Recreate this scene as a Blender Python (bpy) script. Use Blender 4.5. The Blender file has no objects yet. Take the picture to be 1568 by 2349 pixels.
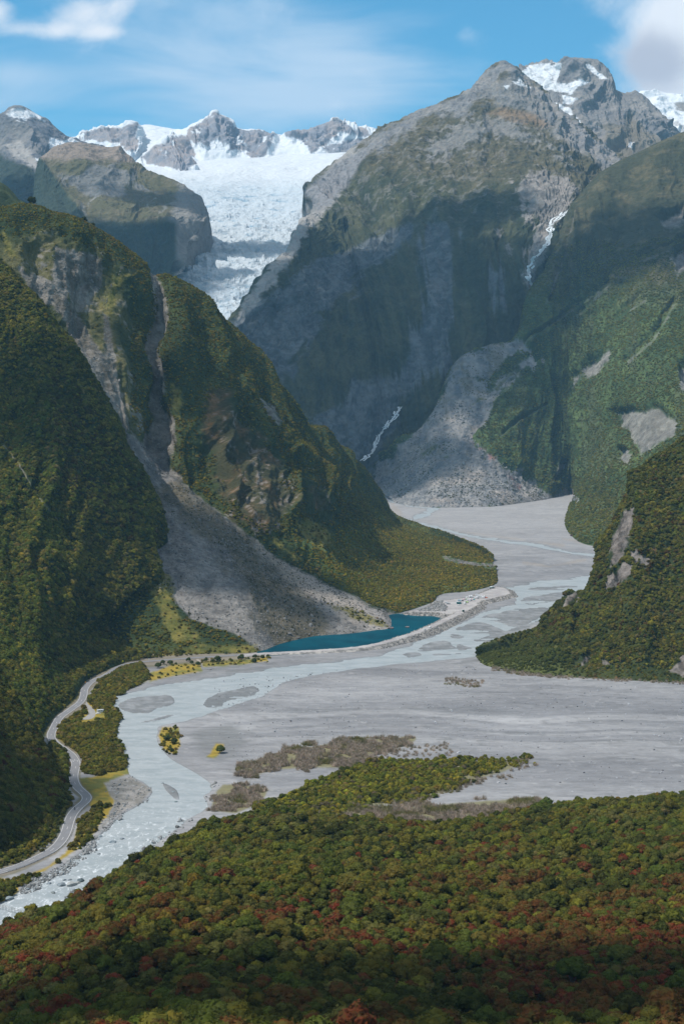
import bpy, bmesh, math, random
import numpy as np
from mathutils import Vector, Matrix
rng = np.random.default_rng(7); random.seed(7)
S = bpy.context.scene
C = S.collection

# ------------------------------------------------------------------ camera
CAMZ, FV, CX, CY = 280.0, 3449.6, 784.0, 1174.5      # focal length in photo-view pixels (view is 1568 x 2349)
TILT = math.atan(0.0677)
cam = bpy.data.cameras.new("camera"); camo = bpy.data.objects.new("camera", cam); C.objects.link(camo)
camo.location = (0, 0, CAMZ); camo.rotation_euler = (math.pi/2 - TILT, 0, 0)
cam.sensor_fit = 'HORIZONTAL'; cam.sensor_width = 36; cam.lens = 36*FV/1568
cam.clip_start = 1; cam.clip_end = 80000
S.camera = camo

# ------------------------------------------------------------------ exposure, sun, sky
HAZE_D, HAZE_COL = 2.8e-5, (.36, .68, 1.0, 1)
# clouds: photo point whose shade they cast, distance, half sizes, turn
CLOUDS = [(900, 760, 4750, 640, 620, .2), (860, 610, 5350, 620, 330, -.25), (1090, 560, 5600, 400, 260, 0), (640, 880, 4300, 420, 420, 0), (1470, 545, 4900, 480, 330, 0), (1180, 640, 5000, 330, 420, 0), (930, 1000, 4150, 190, 190, .4), (560, 580, 6450, 560, 230, .1), (500, 640, 5900, 200, 130, 0), (250, 1060, 1890, 85, 130, 0), (-10, 1780, 1060, 42, 80, 0), (220, 600, 5700, 560, 420, 0), (60, 480, 7000, 300, 500, 0), (520, 1300, 1960, 150, 100, .3), (600, 1400, 1850, 90, 60, .3), (610, 1130, 2280, 75, 75, 0), (620, 2345, 462, 320, 100, 0)]  # those over buttress, bank and spur cliff are added only to darken them
S.view_settings.view_transform = 'Standard'; S.view_settings.look = 'None'
S.view_settings.exposure = 0.22; S.view_settings.gamma = 1.0; S.view_settings.use_curve_mapping = False
S.cycles.max_bounces = 5; S.cycles.diffuse_bounces = 2; S.cycles.glossy_bounces = 2
S.cycles.transmission_bounces = 2; S.cycles.transparent_max_bounces = 12; S.cycles.volume_bounces = 1
S.cycles.use_denoising = True
try: S.cycles.denoiser = 'OPENIMAGEDENOISE'; S.cycles.denoising_input_passes = 'RGB_ALBEDO_NORMAL'
except Exception: pass
SUN_EL, SUN_AZ = math.radians(57), math.radians(-107)     # azimuth from +Y towards +X
LS = Vector((math.sin(SUN_AZ)*math.cos(SUN_EL), math.cos(SUN_AZ)*math.cos(SUN_EL), math.sin(SUN_EL)))
sl = bpy.data.lights.new("sun", 'SUN'); sl.energy = 3.6; sl.angle = math.radians(0.5); sl.color = (1.0, 0.95, 0.88)
so = bpy.data.objects.new("sun", sl); C.objects.link(so)
so.rotation_euler = LS.to_track_quat('Z', 'Y').to_euler()

W = bpy.data.worlds.new("World"); S.world = W; W.use_nodes = True
nt = W.node_tree; nt.nodes.clear()
def node(nt, typ, **kw):
    n = nt.nodes.new(typ)
    for k, v in kw.items():
        if k.startswith('i_'):
            n.inputs[int(k[2:]) if k[2:].isdigit() else k[2:]].default_value = v
        else: setattr(n, k, v)
    return n
def math_(nt, op, a, b=None, c=None, clamp=False):
    n = nt.nodes.new('ShaderNodeMath'); n.operation = op; n.use_clamp = clamp
    for i, q in enumerate((a, b, c)):
        if q is None: continue
        if isinstance(q, (int, float)): n.inputs[i].default_value = q
        else: nt.links.new(q, n.inputs[i])
    return n.outputs[0]
def mixc(nt, fac, a, b, blend='MIX'):
    n = nt.nodes.new('ShaderNodeMix'); n.data_type = 'RGBA'; n.blend_type = blend
    for sock, q in ((n.inputs[0], fac), (n.inputs[6], a), (n.inputs[7], b)):
        if isinstance(q, (int, float)): sock.default_value = q
        elif isinstance(q, tuple): sock.default_value = tuple(q) + ((1,) if len(q) == 3 else ())
        else: nt.links.new(q, sock)
    return n.outputs[2]
def smooth(nt, x, lo, hi):
    n = nt.nodes.new('ShaderNodeMapRange'); n.interpolation_type = 'SMOOTHSTEP'
    nt.links.new(x, n.inputs[0]); n.inputs[1].default_value = lo; n.inputs[2].default_value = hi
    return n.outputs[0]

sky = node(nt, 'ShaderNodeTexSky', sky_type='NISHITA', sun_disc=False)
sky.sun_elevation = SUN_EL; sky.sun_rotation = SUN_AZ; sky.altitude = 300; sky.air_density = 1.0; sky.dust_density = 0.3; sky.ozone_density = 2.0
tc = node(nt, 'ShaderNodeTexCoord')
sep = node(nt, 'ShaderNodeSeparateXYZ'); nt.links.new(tc.outputs['Generated'], sep.inputs[0])
dx, dy, dz = sep.outputs
fwd = math_(nt, 'MAXIMUM', math_(nt, 'ABSOLUTE', dy), 0.05); tx, tz = math_(nt, 'DIVIDE', dx, fwd), math_(nt, 'DIVIDE', dz, fwd)
SKYMUL = (0.56, 1.36, 1.52)
skyc = mixc(nt, 1.0, sky.outputs[0], SKYMUL, 'MULTIPLY')
# clouds live on the celestial sphere: noise over direction, gathered into banks
mp = node(nt, 'ShaderNodeMapping'); nt.links.new(tc.outputs['Generated'], mp.inputs[0]); mp.inputs['Scale'].default_value = (6, 6, 22)
mp.inputs['Rotation'].default_value = (0, 0.18, 0)
n1 = node(nt, 'ShaderNodeTexNoise'); nt.links.new(mp.outputs[0], n1.inputs['Vector']); n1.inputs['Scale'].default_value = 1.0; n1.inputs['Detail'].default_value = 9; n1.inputs['Roughness'].default_value = 0.52; n1.inputs['Distortion'].default_value = 0.7
mp2 = node(nt, 'ShaderNodeMapping'); nt.links.new(tc.outputs['Generated'], mp2.inputs[0]); mp2.inputs['Scale'].default_value = (22, 22, 30)
n2 = node(nt, 'ShaderNodeTexNoise'); nt.links.new(mp2.outputs[0], n2.inputs['Vector']); n2.inputs['Scale'].default_value = 1.0; n2.inputs['Detail'].default_value = 10; n2.inputs['Roughness'].default_value = 0.6; n2.inputs['Distortion'].default_value = 0.3
def blob(vx, vy, rx, ry, s):
    ax = (vx-CX)/FV; az = (940.8-vy)/FV
    a = math_(nt, 'MULTIPLY', math_(nt, 'SUBTRACT', tx, ax), FV/rx); b = math_(nt, 'MULTIPLY', math_(nt, 'SUBTRACT', tz, az), FV/ry)
    r2 = math_(nt, 'ADD', math_(nt, 'MULTIPLY', a, a), math_(nt, 'MULTIPLY', b, b))
    return math_(nt, 'MULTIPLY', math_(nt, 'EXPONENT', math_(nt, 'MULTIPLY', r2, -1.0)), s)
def addup(l):
    o = l[0]
    for q in l[1:]: o = math_(nt, 'ADD', o, q)
    return o
veil = addup([blob(560, 170, 260, 190, .44), blob(800, 230, 170, 120, .32), blob(300, 60, 200, 90, .20), blob(20, 185, 120, 34, .30), blob(80, 240, 160, 22, .12), blob(760, 60, 250, 60, .12),
              blob(1240, 130, 190, 170, -.28), blob(70, 140, 120, 30, -.10), blob(1060, 40, 120, 120, -.05), blob(240,300,180,40,-.2)])
veil = smooth(nt, math_(nt, 'ADD', veil, math_(nt, 'MULTIPLY', math_(nt, 'SUBTRACT', n1.outputs[0], 0.5), 1.7)), -0.12, 0.66)
puff = addup([blob(215, 55, 75, 50, .62), blob(8, 52, 42, 42, .75), blob(70, 85, 40, 20, .6), blob(140, 92, 40, 20, .62), blob(250, 92, 50, 16, .5), blob(290, 20, 40, 35, .5), blob(110, 5, 110, 22, -.4),
              blob(1375, 25, 60, 50, .42), blob(1530, 100, 110, 120, .95), blob(1455, 165, 80, 62, .62), blob(1560, 20, 90, 60, .6), blob(1055, 92, 34, 26, .32), blob(1530, 215, 80, 25, .5)])
puff = smooth(nt, math_(nt, 'ADD', puff, math_(nt, 'MULTIPLY', math_(nt, 'SUBTRACT', n2.outputs[0], 0.5), 1.5)), 0.10, 1.0)
grey = smooth(nt, math_(nt, 'ADD', blob(1480, 160, 100, 75, 1.0), math_(nt, 'MULTIPLY', math_(nt, 'SUBTRACT', n2.outputs[0], 0.5), 0.7)), 0.1, 0.9)
cloudc = mixc(nt, grey, (9.6, 10.1, 10.8), (5.6, 6.0, 7.0))
skyc = mixc(nt, math_(nt, 'MULTIPLY', veil, 0.78), skyc, (6.6, 8.2, 9.9))
skyc = mixc(nt, math_(nt, 'MULTIPLY', puff, 0.95), skyc, cloudc)
# neutral overcast overhead, unseen, added to take blue out of the skylight
over = math_(nt, 'MULTIPLY', smooth(nt, dz, .33, .6), .68)
skyc = mixc(nt, over, skyc, (6.6, 6.7, 6.6))
bg = node(nt, 'ShaderNodeBackground'); nt.links.new(skyc, bg.inputs[0]); bg.inputs[1].default_value = 0.085
wo = node(nt, 'ShaderNodeOutputWorld'); nt.links.new(bg.outputs[0], wo.inputs[0])

# ------------------------------------------------------------------ geometry of the view: photo-view pixel <-> place
ct, st = math.cos(TILT), math.sin(TILT)
SL, Y0 = 0.012, 1000.0                     # the valley floor rises gently away from the viewer
def ray(vx, vy):
    X = (np.asarray(vx, float)-CX)/FV; Yd = (np.asarray(vy, float)-CY)/FV
    return X, ct-Yd*st, -Yd*ct-st          # direction with forward part about 1
def at(vx, vy, D):
    a, b, c = ray(vx, vy); t = np.asarray(D, float)/b
    return np.stack([a*t, b*t, CAMZ+c*t], -1)
def gnd(vx, vy, dz=0.0):
    a, b, c = ray(vx, vy); t = (CAMZ+SL*Y0-dz)/(SL*b-c)
    return np.stack([a*t, b*t, CAMZ+c*t], -1)
def proj(P):
    x, y, z = P[..., 0], P[..., 1], P[..., 2]-CAMZ
    f = y*ct-z*st; u = y*st+z*ct
    f = np.maximum(f, 1e-3)
    return CX+FV*x/f, CY-FV*u/f
def floor_z(y): return SL*(y-Y0)

# ------------------------------------------------------------------ noise
def _h(ix, iy, iz):
    n = (ix*374761393 + iy*668265263 + iz*1274126177) & 0xffffffff
    n = ((n ^ (n >> 13))*1103515245) & 0xffffffff
    n = ((n ^ (n >> 15))*2246822519) & 0xffffffff
    return ((n ^ (n >> 16)) & 0xffff)/32767.5-1.0
def vnoise(P):
    i = np.floor(P).astype(np.int64); f = P-i; u = f*f*f*(f*(f*6-15)+10)
    r = 0
    for a in (0, 1):
        wx = u[..., 0] if a else 1-u[..., 0]
        for b in (0, 1):
            wy = u[..., 1] if b else 1-u[..., 1]
            for c in (0, 1):
                wz = u[..., 2] if c else 1-u[..., 2]
                r = r + wx*wy*wz*_h(i[..., 0]+a, i[..., 1]+b, i[..., 2]+c)
    return r
def fbm(P, o=4, g=0.5, lac=2.03, seed=0.0):
    P = P+seed*17.31; s = 0; a = 1.0; t = 0
    for k in range(o):
        s = s+a*vnoise(P); t += a; a *= g; P = P*lac+3.7
    return s/t
def ridged(P, o=4, g=0.5, seed=0.0):
    P = P+seed*11.7; s = 0; a = 1.0; t = 0
    for k in range(o):
        s = s+a*(1-2*np.abs(vnoise(P))); t += a; a *= g; P = P*2.07+5.1
    return s/t
def sstep(x, lo, hi):
    t = np.clip((x-lo)/(hi-lo), 0, 1); return t*t*(3-2*t)
def sdf(px, py, poly):
    """signed distance to a polygon, positive inside"""
    P = np.asarray(poly, float); n = len(P); d = np.full(px.shape, 1e18); ins = np.zeros(px.shape, bool)
    for i in range(n):
        ax, ay = P[i]; bx, by = P[(i+1) % n]; ex, ey = bx-ax, by-ay
        wx, wy = px-ax, py-ay; t = np.clip((wx*ex+wy*ey)/(ex*ex+ey*ey+1e-9), 0, 1)
        d = np.minimum(d, (wx-ex*t)**2+(wy-ey*t)**2)
        c = (ay > py) != (by > py)
        if ey != 0: ins ^= c & (px < ex*(py-ay)/ey+ax)
    return np.where(ins, 1, -1)*np.sqrt(d)
def seg(px, py, line, w0, w1=None):
    """soft band along a polyline: 1 on it, 0 past its half width (which may change along it)"""
    P = np.asarray(line, float); w1 = w0 if w1 is None else w1; best = np.full(px.shape, -1e9); n = len(P)-1
    for i in range(n):
        ax, ay = P[i]; bx, by = P[i+1]; ex, ey = bx-ax, by-ay
        t = np.clip(((px-ax)*ex+(py-ay)*ey)/(ex*ex+ey*ey+1e-9), 0, 1)
        w = w0+(w1-w0)*(i+t)/n
        best = np.maximum(best, w-np.hypot(px-ax-ex*t, py-ay-ey*t))
    return best
def cr(pts, n, closed=False):
    """Catmull-Rom through points"""
    P = np.asarray(pts, float); out = []
    m = len(P)
    for i in range(m if closed else m-1):
        p0, p1, p2, p3 = (P[(i-1) % m] if closed or i > 0 else 2*P[0]-P[1]), P[i], P[(i+1) % m], (P[(i+2) % m] if closed or i < m-2 else 2*P[-1]-P[-2])
        for t in np.arange(n)/n:
            out.append(.5*((2*p1)+(-p0+p2)*t+(2*p0-5*p1+4*p2-p3)*t*t+(-p0+3*p1-3*p2+p3)*t**3))
    if not closed: out.append(P[-1])
    return np.array(out)

# ------------------------------------------------------------------ objects and materials
def tag(o, label=None, cat=None, group=None, kind=None):
    if label: o['label'] = label
    if cat: o['category'] = cat
    if group: o['group'] = group
    if kind: o['kind'] = kind
    return o
def mesh_obj(name, verts, faces, mat=None, parent=None, col=None, smoothf=True, link=True):
    me = bpy.data.meshes.new(name)
    V = np.asarray(verts, np.float32)
    if isinstance(faces, np.ndarray):
        k = faces.shape[1]; nf = len(faces)
        me.vertices.add(len(V)); me.vertices.foreach_set('co', V.ravel())
        me.loops.add(nf*k); me.loops.foreach_set('vertex_index', faces.astype(np.int32).ravel())
        me.polygons.add(nf); me.polygons.foreach_set('loop_start', np.arange(0, nf*k, k, dtype=np.int32))
        me.update(calc_edges=True)
    else:
        me.from_pydata(V.tolist(), [], faces)
    me.polygons.foreach_set('use_smooth', np.full(len(me.polygons), smoothf))
    if col is not None:
        a = me.attributes.new('Col', 'FLOAT_COLOR', 'POINT')
        a.data.foreach_set('color', np.concatenate([col, np.ones((len(col), 1))], 1).astype(np.float32).ravel())
    for m in ([] if mat is None else mat if isinstance(mat, (list, tuple)) else [mat]): me.materials.append(m)
    o = bpy.data.objects.new(name, me)
    if link: C.objects.link(o)
    if parent: o.parent = parent
    return o
def gridfaces(nv, nu):
    i = np.arange((nv-1)*(nu-1)); r, c = i//(nu-1), i % (nu-1); a = r*nu+c
    return np.stack([a, a+nu, a+nu+1, a+1], 1)

def terrain_mat(name, scale=1.0, var=0.35, bump=1.0, rough=0.95, fine=1.0, spec=0.1, stretch=(1, 1, 1)):
    """vertex colour is the ground's own colour; noise breaks it up and gives relief. scale = metres of the coarse grain"""
    m = bpy.data.materials.new(name); m.use_nodes = True; nt = m.node_tree; b = nt.nodes['Principled BSDF']
    at_ = node(nt, 'ShaderNodeAttribute', attribute_name='Col')
    ge = node(nt, 'ShaderNodeNewGeometry')
    mp = node(nt, 'ShaderNodeMapping'); nt.links.new(ge.outputs['Position'], mp.inputs[0]); mp.inputs['Scale'].default_value = tuple(s/scale for s in stretch)
    a = node(nt, 'ShaderNodeTexNoise'); nt.links.new(mp.outputs[0], a.inputs['Vector']); a.inputs['Scale'].default_value = 1; a.inputs['Detail'].default_value = 8; a.inputs['Roughness'].default_value = 0.65
    v = node(nt, 'ShaderNodeTexVoronoi'); nt.links.new(mp.outputs[0], v.inputs['Vector']); v.inputs['Scale'].default_value = 2.3*fine
    f = math_(nt, 'ADD', math_(nt, 'MULTIPLY', math_(nt, 'SUBTRACT', a.outputs[0], .5), 3.4*var), 1.0)
    f = math_(nt, 'ADD', f, math_(nt, 'MULTIPLY', math_(nt, 'SUBTRACT', v.outputs['Distance'], .45), var*.8))
    f = math_(nt, 'MAXIMUM', f, .15)
    vm = node(nt, 'ShaderNodeVectorMath', operation='SCALE'); nt.links.new(at_.outputs['Color'], vm.inputs[0]); nt.links.new(f, vm.inputs['Scale'])
    nt.links.new(vm.outputs[0], b.inputs['Base Color'])
    b.inputs['Roughness'].default_value = rough; b.inputs['Specular IOR Level'].default_value = spec
    bp = node(nt, 'ShaderNodeBump'); bp.inputs['Strength'].default_value = 1; bp.inputs['Distance'].default_value = bump
    h = math_(nt, 'ADD', a.outputs[0], math_(nt, 'MULTIPLY', v.outputs['Distance'], .35))
    nt.links.new(h, bp.inputs['Height']); nt.links.new(bp.outputs[0], b.inputs['Normal'])
    return m
def flat_mat(name, col, rough=.8, spec=.3, metal=0, tinted=False, var=0.0, vs=3.0):
    m = bpy.data.materials.new(name); m.use_nodes = True; nt = m.node_tree; b = nt.nodes['Principled BSDF']
    b.inputs['Base Color'].default_value = (*col, 1); b.inputs['Roughness'].default_value = rough; b.inputs['Specular IOR Level'].default_value = spec; b.inputs['Metallic'].default_value = metal
    src = None
    if tinted:
        a = node(nt, 'ShaderNodeAttribute', attribute_name='tint', attribute_type='INSTANCER'); src = a.outputs['Color']
    if var > 0:
        tc = node(nt, 'ShaderNodeTexCoord'); n = node(nt, 'ShaderNodeTexNoise'); nt.links.new(tc.outputs['Object'], n.inputs['Vector']); n.inputs['Scale'].default_value = vs; n.inputs['Detail'].default_value = 5
        f = math_(nt, 'ADD', math_(nt, 'MULTIPLY', math_(nt, 'SUBTRACT', n.outputs[0], .5), 3*var), 1.0)
        vm = node(nt, 'ShaderNodeVectorMath', operation='SCALE'); nt.links.new(f, vm.inputs['Scale'])
        if src: nt.links.new(src, vm.inputs[0])
        else: vm.inputs[0].default_value = col
        src = vm.outputs[0]
    if src: nt.links.new(src, b.inputs['Base Color'])
    return m
def leaf_mat(name, var=.5, vs=0.5, transl=.22, mixin=.6):
    m = bpy.data.materials.new(name); m.use_nodes = True; nt = m.node_tree; nt.nodes.clear()
    a0 = node(nt, 'ShaderNodeAttribute', attribute_name='tint', attribute_type='INSTANCER')
    tc = node(nt, 'ShaderNodeTexCoord'); n = node(nt, 'ShaderNodeTexNoise'); nt.links.new(tc.outputs['Object'], n.inputs['Vector']); n.inputs['Scale'].default_value = vs; n.inputs['Detail'].default_value = 6; n.inputs['Roughness'].default_value = .7
    f = math_(nt, 'MAXIMUM', math_(nt, 'ADD', math_(nt, 'MULTIPLY', math_(nt, 'SUBTRACT', n.outputs[0], .5), 3.2*var), 1.0), .25)
    # leaves of other shades show through parts of each crown
    ge = node(nt, 'ShaderNodeNewGeometry'); n3 = node(nt, 'ShaderNodeTexNoise'); nt.links.new(ge.outputs['Position'], n3.inputs['Vector']); n3.inputs['Scale'].default_value = .42; n3.inputs['Detail'].default_value = 4
    mxc = mixc(nt, math_(nt, 'MULTIPLY', smooth(nt, n3.outputs[0], .42, .64), mixin), a0.outputs['Color'], (.10, .11, .032))
    vm = node(nt, 'ShaderNodeVectorMath', operation='SCALE'); nt.links.new(mxc, vm.inputs[0]); nt.links.new(f, vm.inputs['Scale'])
    d = node(nt, 'ShaderNodeBsdfDiffuse'); t = node(nt, 'ShaderNodeBsdfTranslucent'); mx = node(nt, 'ShaderNodeMixShader'); mx.inputs[0].default_value = transl
    nt.links.new(vm.outputs[0], d.inputs[0]); nt.links.new(vm.outputs[0], t.inputs[0]); nt.links.new(d.outputs[0], mx.inputs[1]); nt.links.new(t.outputs[0], mx.inputs[2])
    o = node(nt, 'ShaderNodeOutputMaterial'); nt.links.new(mx.outputs[0], o.inputs[0])
    return m

# ------------------------------------------------------------------ lofted landforms
def herm(R, t, T):
    """cubic interpolation of R[k] at knots t, evaluated at T, along axis 0"""
    m = np.zeros_like(R); n = len(t)
    for i in range(n):
        a, b = max(i-1, 0), min(i+1, n-1)
        m[i] = (R[b]-R[a])/(t[b]-t[a])
    k = np.clip(np.searchsorted(t, T, side='right')-1, 0, n-2)
    h = (t[k+1]-t[k]); s = (T-t[k])/h; sh = (-1,)+(1,)*(R.ndim-1); s_ = s.reshape(sh); h_ = h.reshape(sh)
    return ((2*s_**3-3*s_**2+1)*R[k]+(s_**3-2*s_**2+s_)*h_*m[k]+(-2*s_**3+3*s_**2)*R[k+1]+(s_**3-s_**2)*h_*m[k+1])
def normals(G):
    du = np.gradient(G, axis=1); dv = np.gradient(G, axis=0); n = np.cross(dv, du); n /= np.linalg.norm(n, axis=-1, keepdims=True)+1e-9
    return n if n[..., 2].mean() > 0 else -n
LAND = {}
def loft(name, rows, nu, nv, disp, colf, mat, back=(300, .6), skirt=-40, frac=.12, clamp=False, cf=.25):
    R = np.array([[gnd(p[0], p[1]) if p[2] == 'g' else at(*p[:3]) for p in r] for r in rows])
    cre = R[0]; bk = cre+np.array([0, back[0], -back[0]*back[1]]); bk2 = cre+np.array([0, back[0]*2.2, -back[0]*back[1]*2.6])
    ft = R[-1]+np.array([0, -12, skirt])
    R = np.concatenate([bk2[None], bk[None], R, ft[None]])
    dv = np.linalg.norm(np.diff(R, axis=0), axis=-1).mean(1); tv = np.concatenate([[0], np.cumsum(dv)])
    du = np.linalg.norm(np.diff(R[1:-1], axis=1), axis=-1).mean(0); tu = np.concatenate([[0], np.cumsum(du)])
    nb = max(6, int(nv*frac))
    TV = np.concatenate([np.linspace(0, tv[2], nb, endpoint=False), np.linspace(tv[2], tv[-2], nv, endpoint=False), np.linspace(tv[-2], tv[-1], 4)])
    TU = np.linspace(0, tu[-1], nu)
    G = herm(R, tv, TV); G = np.swapaxes(herm(np.swapaxes(G, 0, 1), tu, TU), 0, 1)
    N = normals(G); U = np.broadcast_to(TU[None], G.shape[:2]); Vv = np.broadcast_to(TV[:, None]-tv[2], G.shape[:2])
    fade = sstep(Vv, -1, (tv[-2]-tv[2])*.10)*(1-cf)+cf
    if clamp: fade = fade*(.04+.96*sstep(tv[-2]-tv[2]-Vv, 0, (tv[-2]-tv[2])*.14))
    G2 = G+N*(disp(G, U, Vv)*fade)[..., None]
    if clamp: G2[nb:-4, :, 2] = np.maximum(G2[nb:-4, :, 2], floor_z(G2[nb:-4, :, 1])+.9)
    N2 = normals(G2); px, py = proj(G2)
    col = colf(G2, U, Vv, px, py, N2)
    o = mesh_obj(name, G2.reshape(-1, 3), gridfaces(*G.shape[:2]), mat, col=np.clip(col, 0, 1).reshape(-1, 3))
    tag(o, kind='structure'); LAND[name] = (G2, px, py, nb)
    return o
def lerp(a, b, t): return a+(b-a)*np.asarray(t)[..., None]
def c3(*c): return np.array(c, float)
VEG, VEGD, VEGY, OCH = c3(.050, .072, .022), c3(.026, .042, .020), c3(.17, .16, .03), c3(.17, .095, .035)
ROCK, SCREE, GREY, SNOW, TUS = c3(.20, .20, .205), c3(.30, .295, .285), c3(.25, .26, .28), c3(.70, .73, .76), c3(.16, .135, .075)

# ================================================================== LARGE STRUCTURE: mountains
M_far = terrain_mat('far_rock', 60, .22, 22, stretch=(1, 1, 1))
M_mid = terrain_mat('mountain', 28, .30, 9)
M_near = terrain_mat('hillside', 7, .38, 2.2)
M_ice = terrain_mat('ice', 34, .09, 13, rough=.6, spec=.3, stretch=(.6, 1.3, 1))
M_snow = terrain_mat('snow_and_rock', 90, .07, 15, rough=.8)

def gul(G, U, V, wl, amp, k=4.0, warp=.5, o=4, seed=0):
    w = fbm(G/(wl*2.5), 3, seed=seed+3)*warp
    return ridged(np.stack([U/wl+w*2, V/(wl*k)+w, 0*U+seed], -1), o)*amp
def fl(U, V, wl, k, seed=0): return fbm(np.stack([U/wl, V/(wl*k), 0*U+seed], -1), 5, .6)      # streaks running down the slope
def P3(G, s, seed=0, o=5, g=.5): return fbm(G/s, o, g, seed=seed)

# ---- A: snow range at the head of the glacier
ra = [(60, 335), (150, 322), (185, 317), (215, 313), (240, 306), (275, 303), (300, 298), (315, 291), (350, 291), (400, 302), (425, 299), (440, 297), (455, 291), (468, 285), (480, 273), (492, 262), (503, 270), (520, 280), (545, 302), (590, 306), (620, 312), (650, 311), (680, 303), (705, 299), (720, 293), (740, 289), (768, 283), (780, 293), (798, 299), (840, 315), (880, 320), (980, 330)]
def mk(l, D, dy=0, dD=None): return [(x, y+dy, D) for x, y in l]
rows = [[(x, y, 10100+(300 if 315 <= x <= 400 else 0)) for x, y in ra],
        [(x, y*.45+345*.55+(10 if 470 < x < 520 else 0), 9750+(150 if 315 <= x <= 400 else 0)-(150 if 460 < x < 530 else 0)) for x, y in ra],
        [(x, 378, 9400) for x, y in ra], [(x, 425, 8800) for x, y in ra]]
RKA = [[(436, 296), (455, 288), (480, 270), (492, 258), (505, 268), (525, 280), (545, 300), (560, 303), (600, 303), (640, 308), (625, 335), (612, 372), (598, 378), (575, 365), (555, 348), (525, 352), (500, 332), (480, 345), (450, 338), (425, 320)],
       [(318, 366), (345, 347), (370, 331), (400, 314), (432, 318), (442, 350), (447, 375), (452, 386), (435, 400), (420, 408), (400, 398), (375, 386), (345, 384)],
       [(180, 308), (240, 300), (315, 289), (322, 320), (316, 352), (300, 365), (272, 340), (240, 333), (180, 330)],
       [(640, 306), (690, 296), (720, 285), (775, 276), (800, 292), (850, 310), (900, 318), (840, 322), (800, 318), (775, 312), (752, 335), (730, 352), (712, 362), (700, 345), (690, 325), (655, 322)],
       [(408, 398), (430, 388), (452, 396), (462, 408), (440, 414), (415, 410)], [(740, 345), (800, 322), (900, 330), (900, 400), (800, 400), (730, 420), (760, 365)]]
def dispA(G, U, V): 
    x, y = proj(G); r = np.max([sdf(x, y, p) for p in RKA], 0); r = sstep(r, -12, 10)
    return r*(gul(G, U, V, 150, 62, 3, .6, 5, 1)+14)+P3(G, 500, 2)*50+(1-r)*P3(G, 160, 3)*7+r*(P3(G, 60, 6, 4)*12+ridged(G/75, 4, .6)*24-8)
def colA(G, U, V, x, y, N):
    n = P3(G, 110, 4, 6, .62); g = gul(G, U, V, 100, 1, 3.5, .7, 5, 1)
    r = np.max([sdf(x, y+7, p) for p in RKA], 0)
    fs = fl(U, V, 60, 3, 5); rock = sstep(r+n*9+fs*11-1, -1.2, 1.8)
    rock = np.maximum(rock, sstep(y-(417+n*30), 4, -4)*sstep(g+n*1.2, .75, .95)*sstep(x, 580, 620)*sstep(380-y, 0, 10))
    rc = lerp(c3(.24, .25, .28), c3(.36, .32, .31), sstep(n+(x < 460)*.25, -.2, .5))
    # snow lying in the couloirs
    rock = rock*(1-sstep(-g*.7+fs*1.3, .40, .55)*.95*(y < 372))
    return lerp(SNOW*np.ones_like(G), rc, rock)
loft('snow_range', rows, 760, 190, dispA, colA, M_snow, back=(500, .7), cf=.75)

# ---- glacier
rows = [[(250, 372, 9500), (330, 380, 9500), (420, 374, 9400), (520, 362, 9500), (620, 355, 9600), (720, 352, 9500), (860, 345, 9300)],
        [(290, 396, 8950), (360, 400, 8900), (430, 402, 8800), (520, 396, 8800), (620, 392, 8850), (710, 390, 8800), (800, 388, 8700)],
        [(380, 425, 8300), (430, 428, 8250), (480, 430, 8200), (550, 430, 8200), (620, 430, 8200), (690, 430, 8150), (760, 428, 8050)],
        [(400, 480, 7500), (450, 480, 7500), (500, 482, 7480), (560, 485, 7480), (620, 487, 7450), (690, 490, 7400), (760, 490, 7300)],
        [(370, 545, 6800), (420, 545, 6800), (480, 548, 6780), (540, 550, 6750), (600, 555, 6700), (670, 555, 6650), (740, 555, 6600)],
        [(330, 620, 6050), (380, 622, 6050), (430, 625, 6000), (490, 630, 5950), (550, 635, 5900), (610, 640, 5850), (690, 640, 5800)],
        [(360, 700, 5350), (400, 700, 5350), (450, 702, 5300), (500, 705, 5250), (550, 705, 5250), (600, 710, 5200), (660, 710, 5200)],
        [(380, 790, 4900), (420, 790, 4900), (470, 790, 4900), (510, 790, 4850), (550, 790, 4850), (590, 790, 4800), (640, 790, 4800)]]
def dispG(G, U, V):
    x, y = proj(G); icy = sstep(y, 392, 430)
    w = P3(G, 260, 5)*1.6
    cv = ridged(np.stack([U/190+w, V/46+w, 0*U], -1), 4); se = ridged(np.stack([U/55+w*2, V/60, 0*U+4], -1), 4)
    return P3(G, 420, 1)*45+icy*(.35+.65*sstep(y, 415, 520))*(cv*(15+9*sstep(y, 470, 600))+se*11+P3(G, 30, 2)*6)
def colG(G, U, V, x, y, N):
    n = P3(G, 60, 3, 5, .6); w = P3(G, 260, 5)*1.6; cv = ridged(np.stack([U/190+w, V/46+w, 0*U], -1), 4)
    icy = sstep(y, 392, 440)
    ice = lerp(c3(.54, .60, .645), c3(.19, .33, .44), sstep(-cv+n*1.3, -.2, .8)*sstep(y, 395, 470)*.9)
    ice = lerp(ice, c3(.55, .52, .50), sstep(seg(x, y, [(560, 470), (640, 478)], 2)+n*3, 0, 3)*.3)
    c = lerp(SNOW*np.ones_like(G), ice, icy)
    dirt = np.maximum(sstep(x-(775-(y-360)*.75)+n*20, 0, 14)*(y < 490), sstep(-(x-(455-(y-480)*.32))+n*12, 0, 16)*(y > 480)*(y < 600))
    dirt = np.maximum(dirt*.5, sstep(seg(x, y, [(640, 640), (585, 690), (530, 760)], 14)+n*14, 0, 18)*.6)
    return lerp(c, c3(.40, .39, .38), np.clip(dirt, 0, .7))
loft('glacier', rows, 520, 620, dispG, colG, M_ice, back=(100, -.05))

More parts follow.
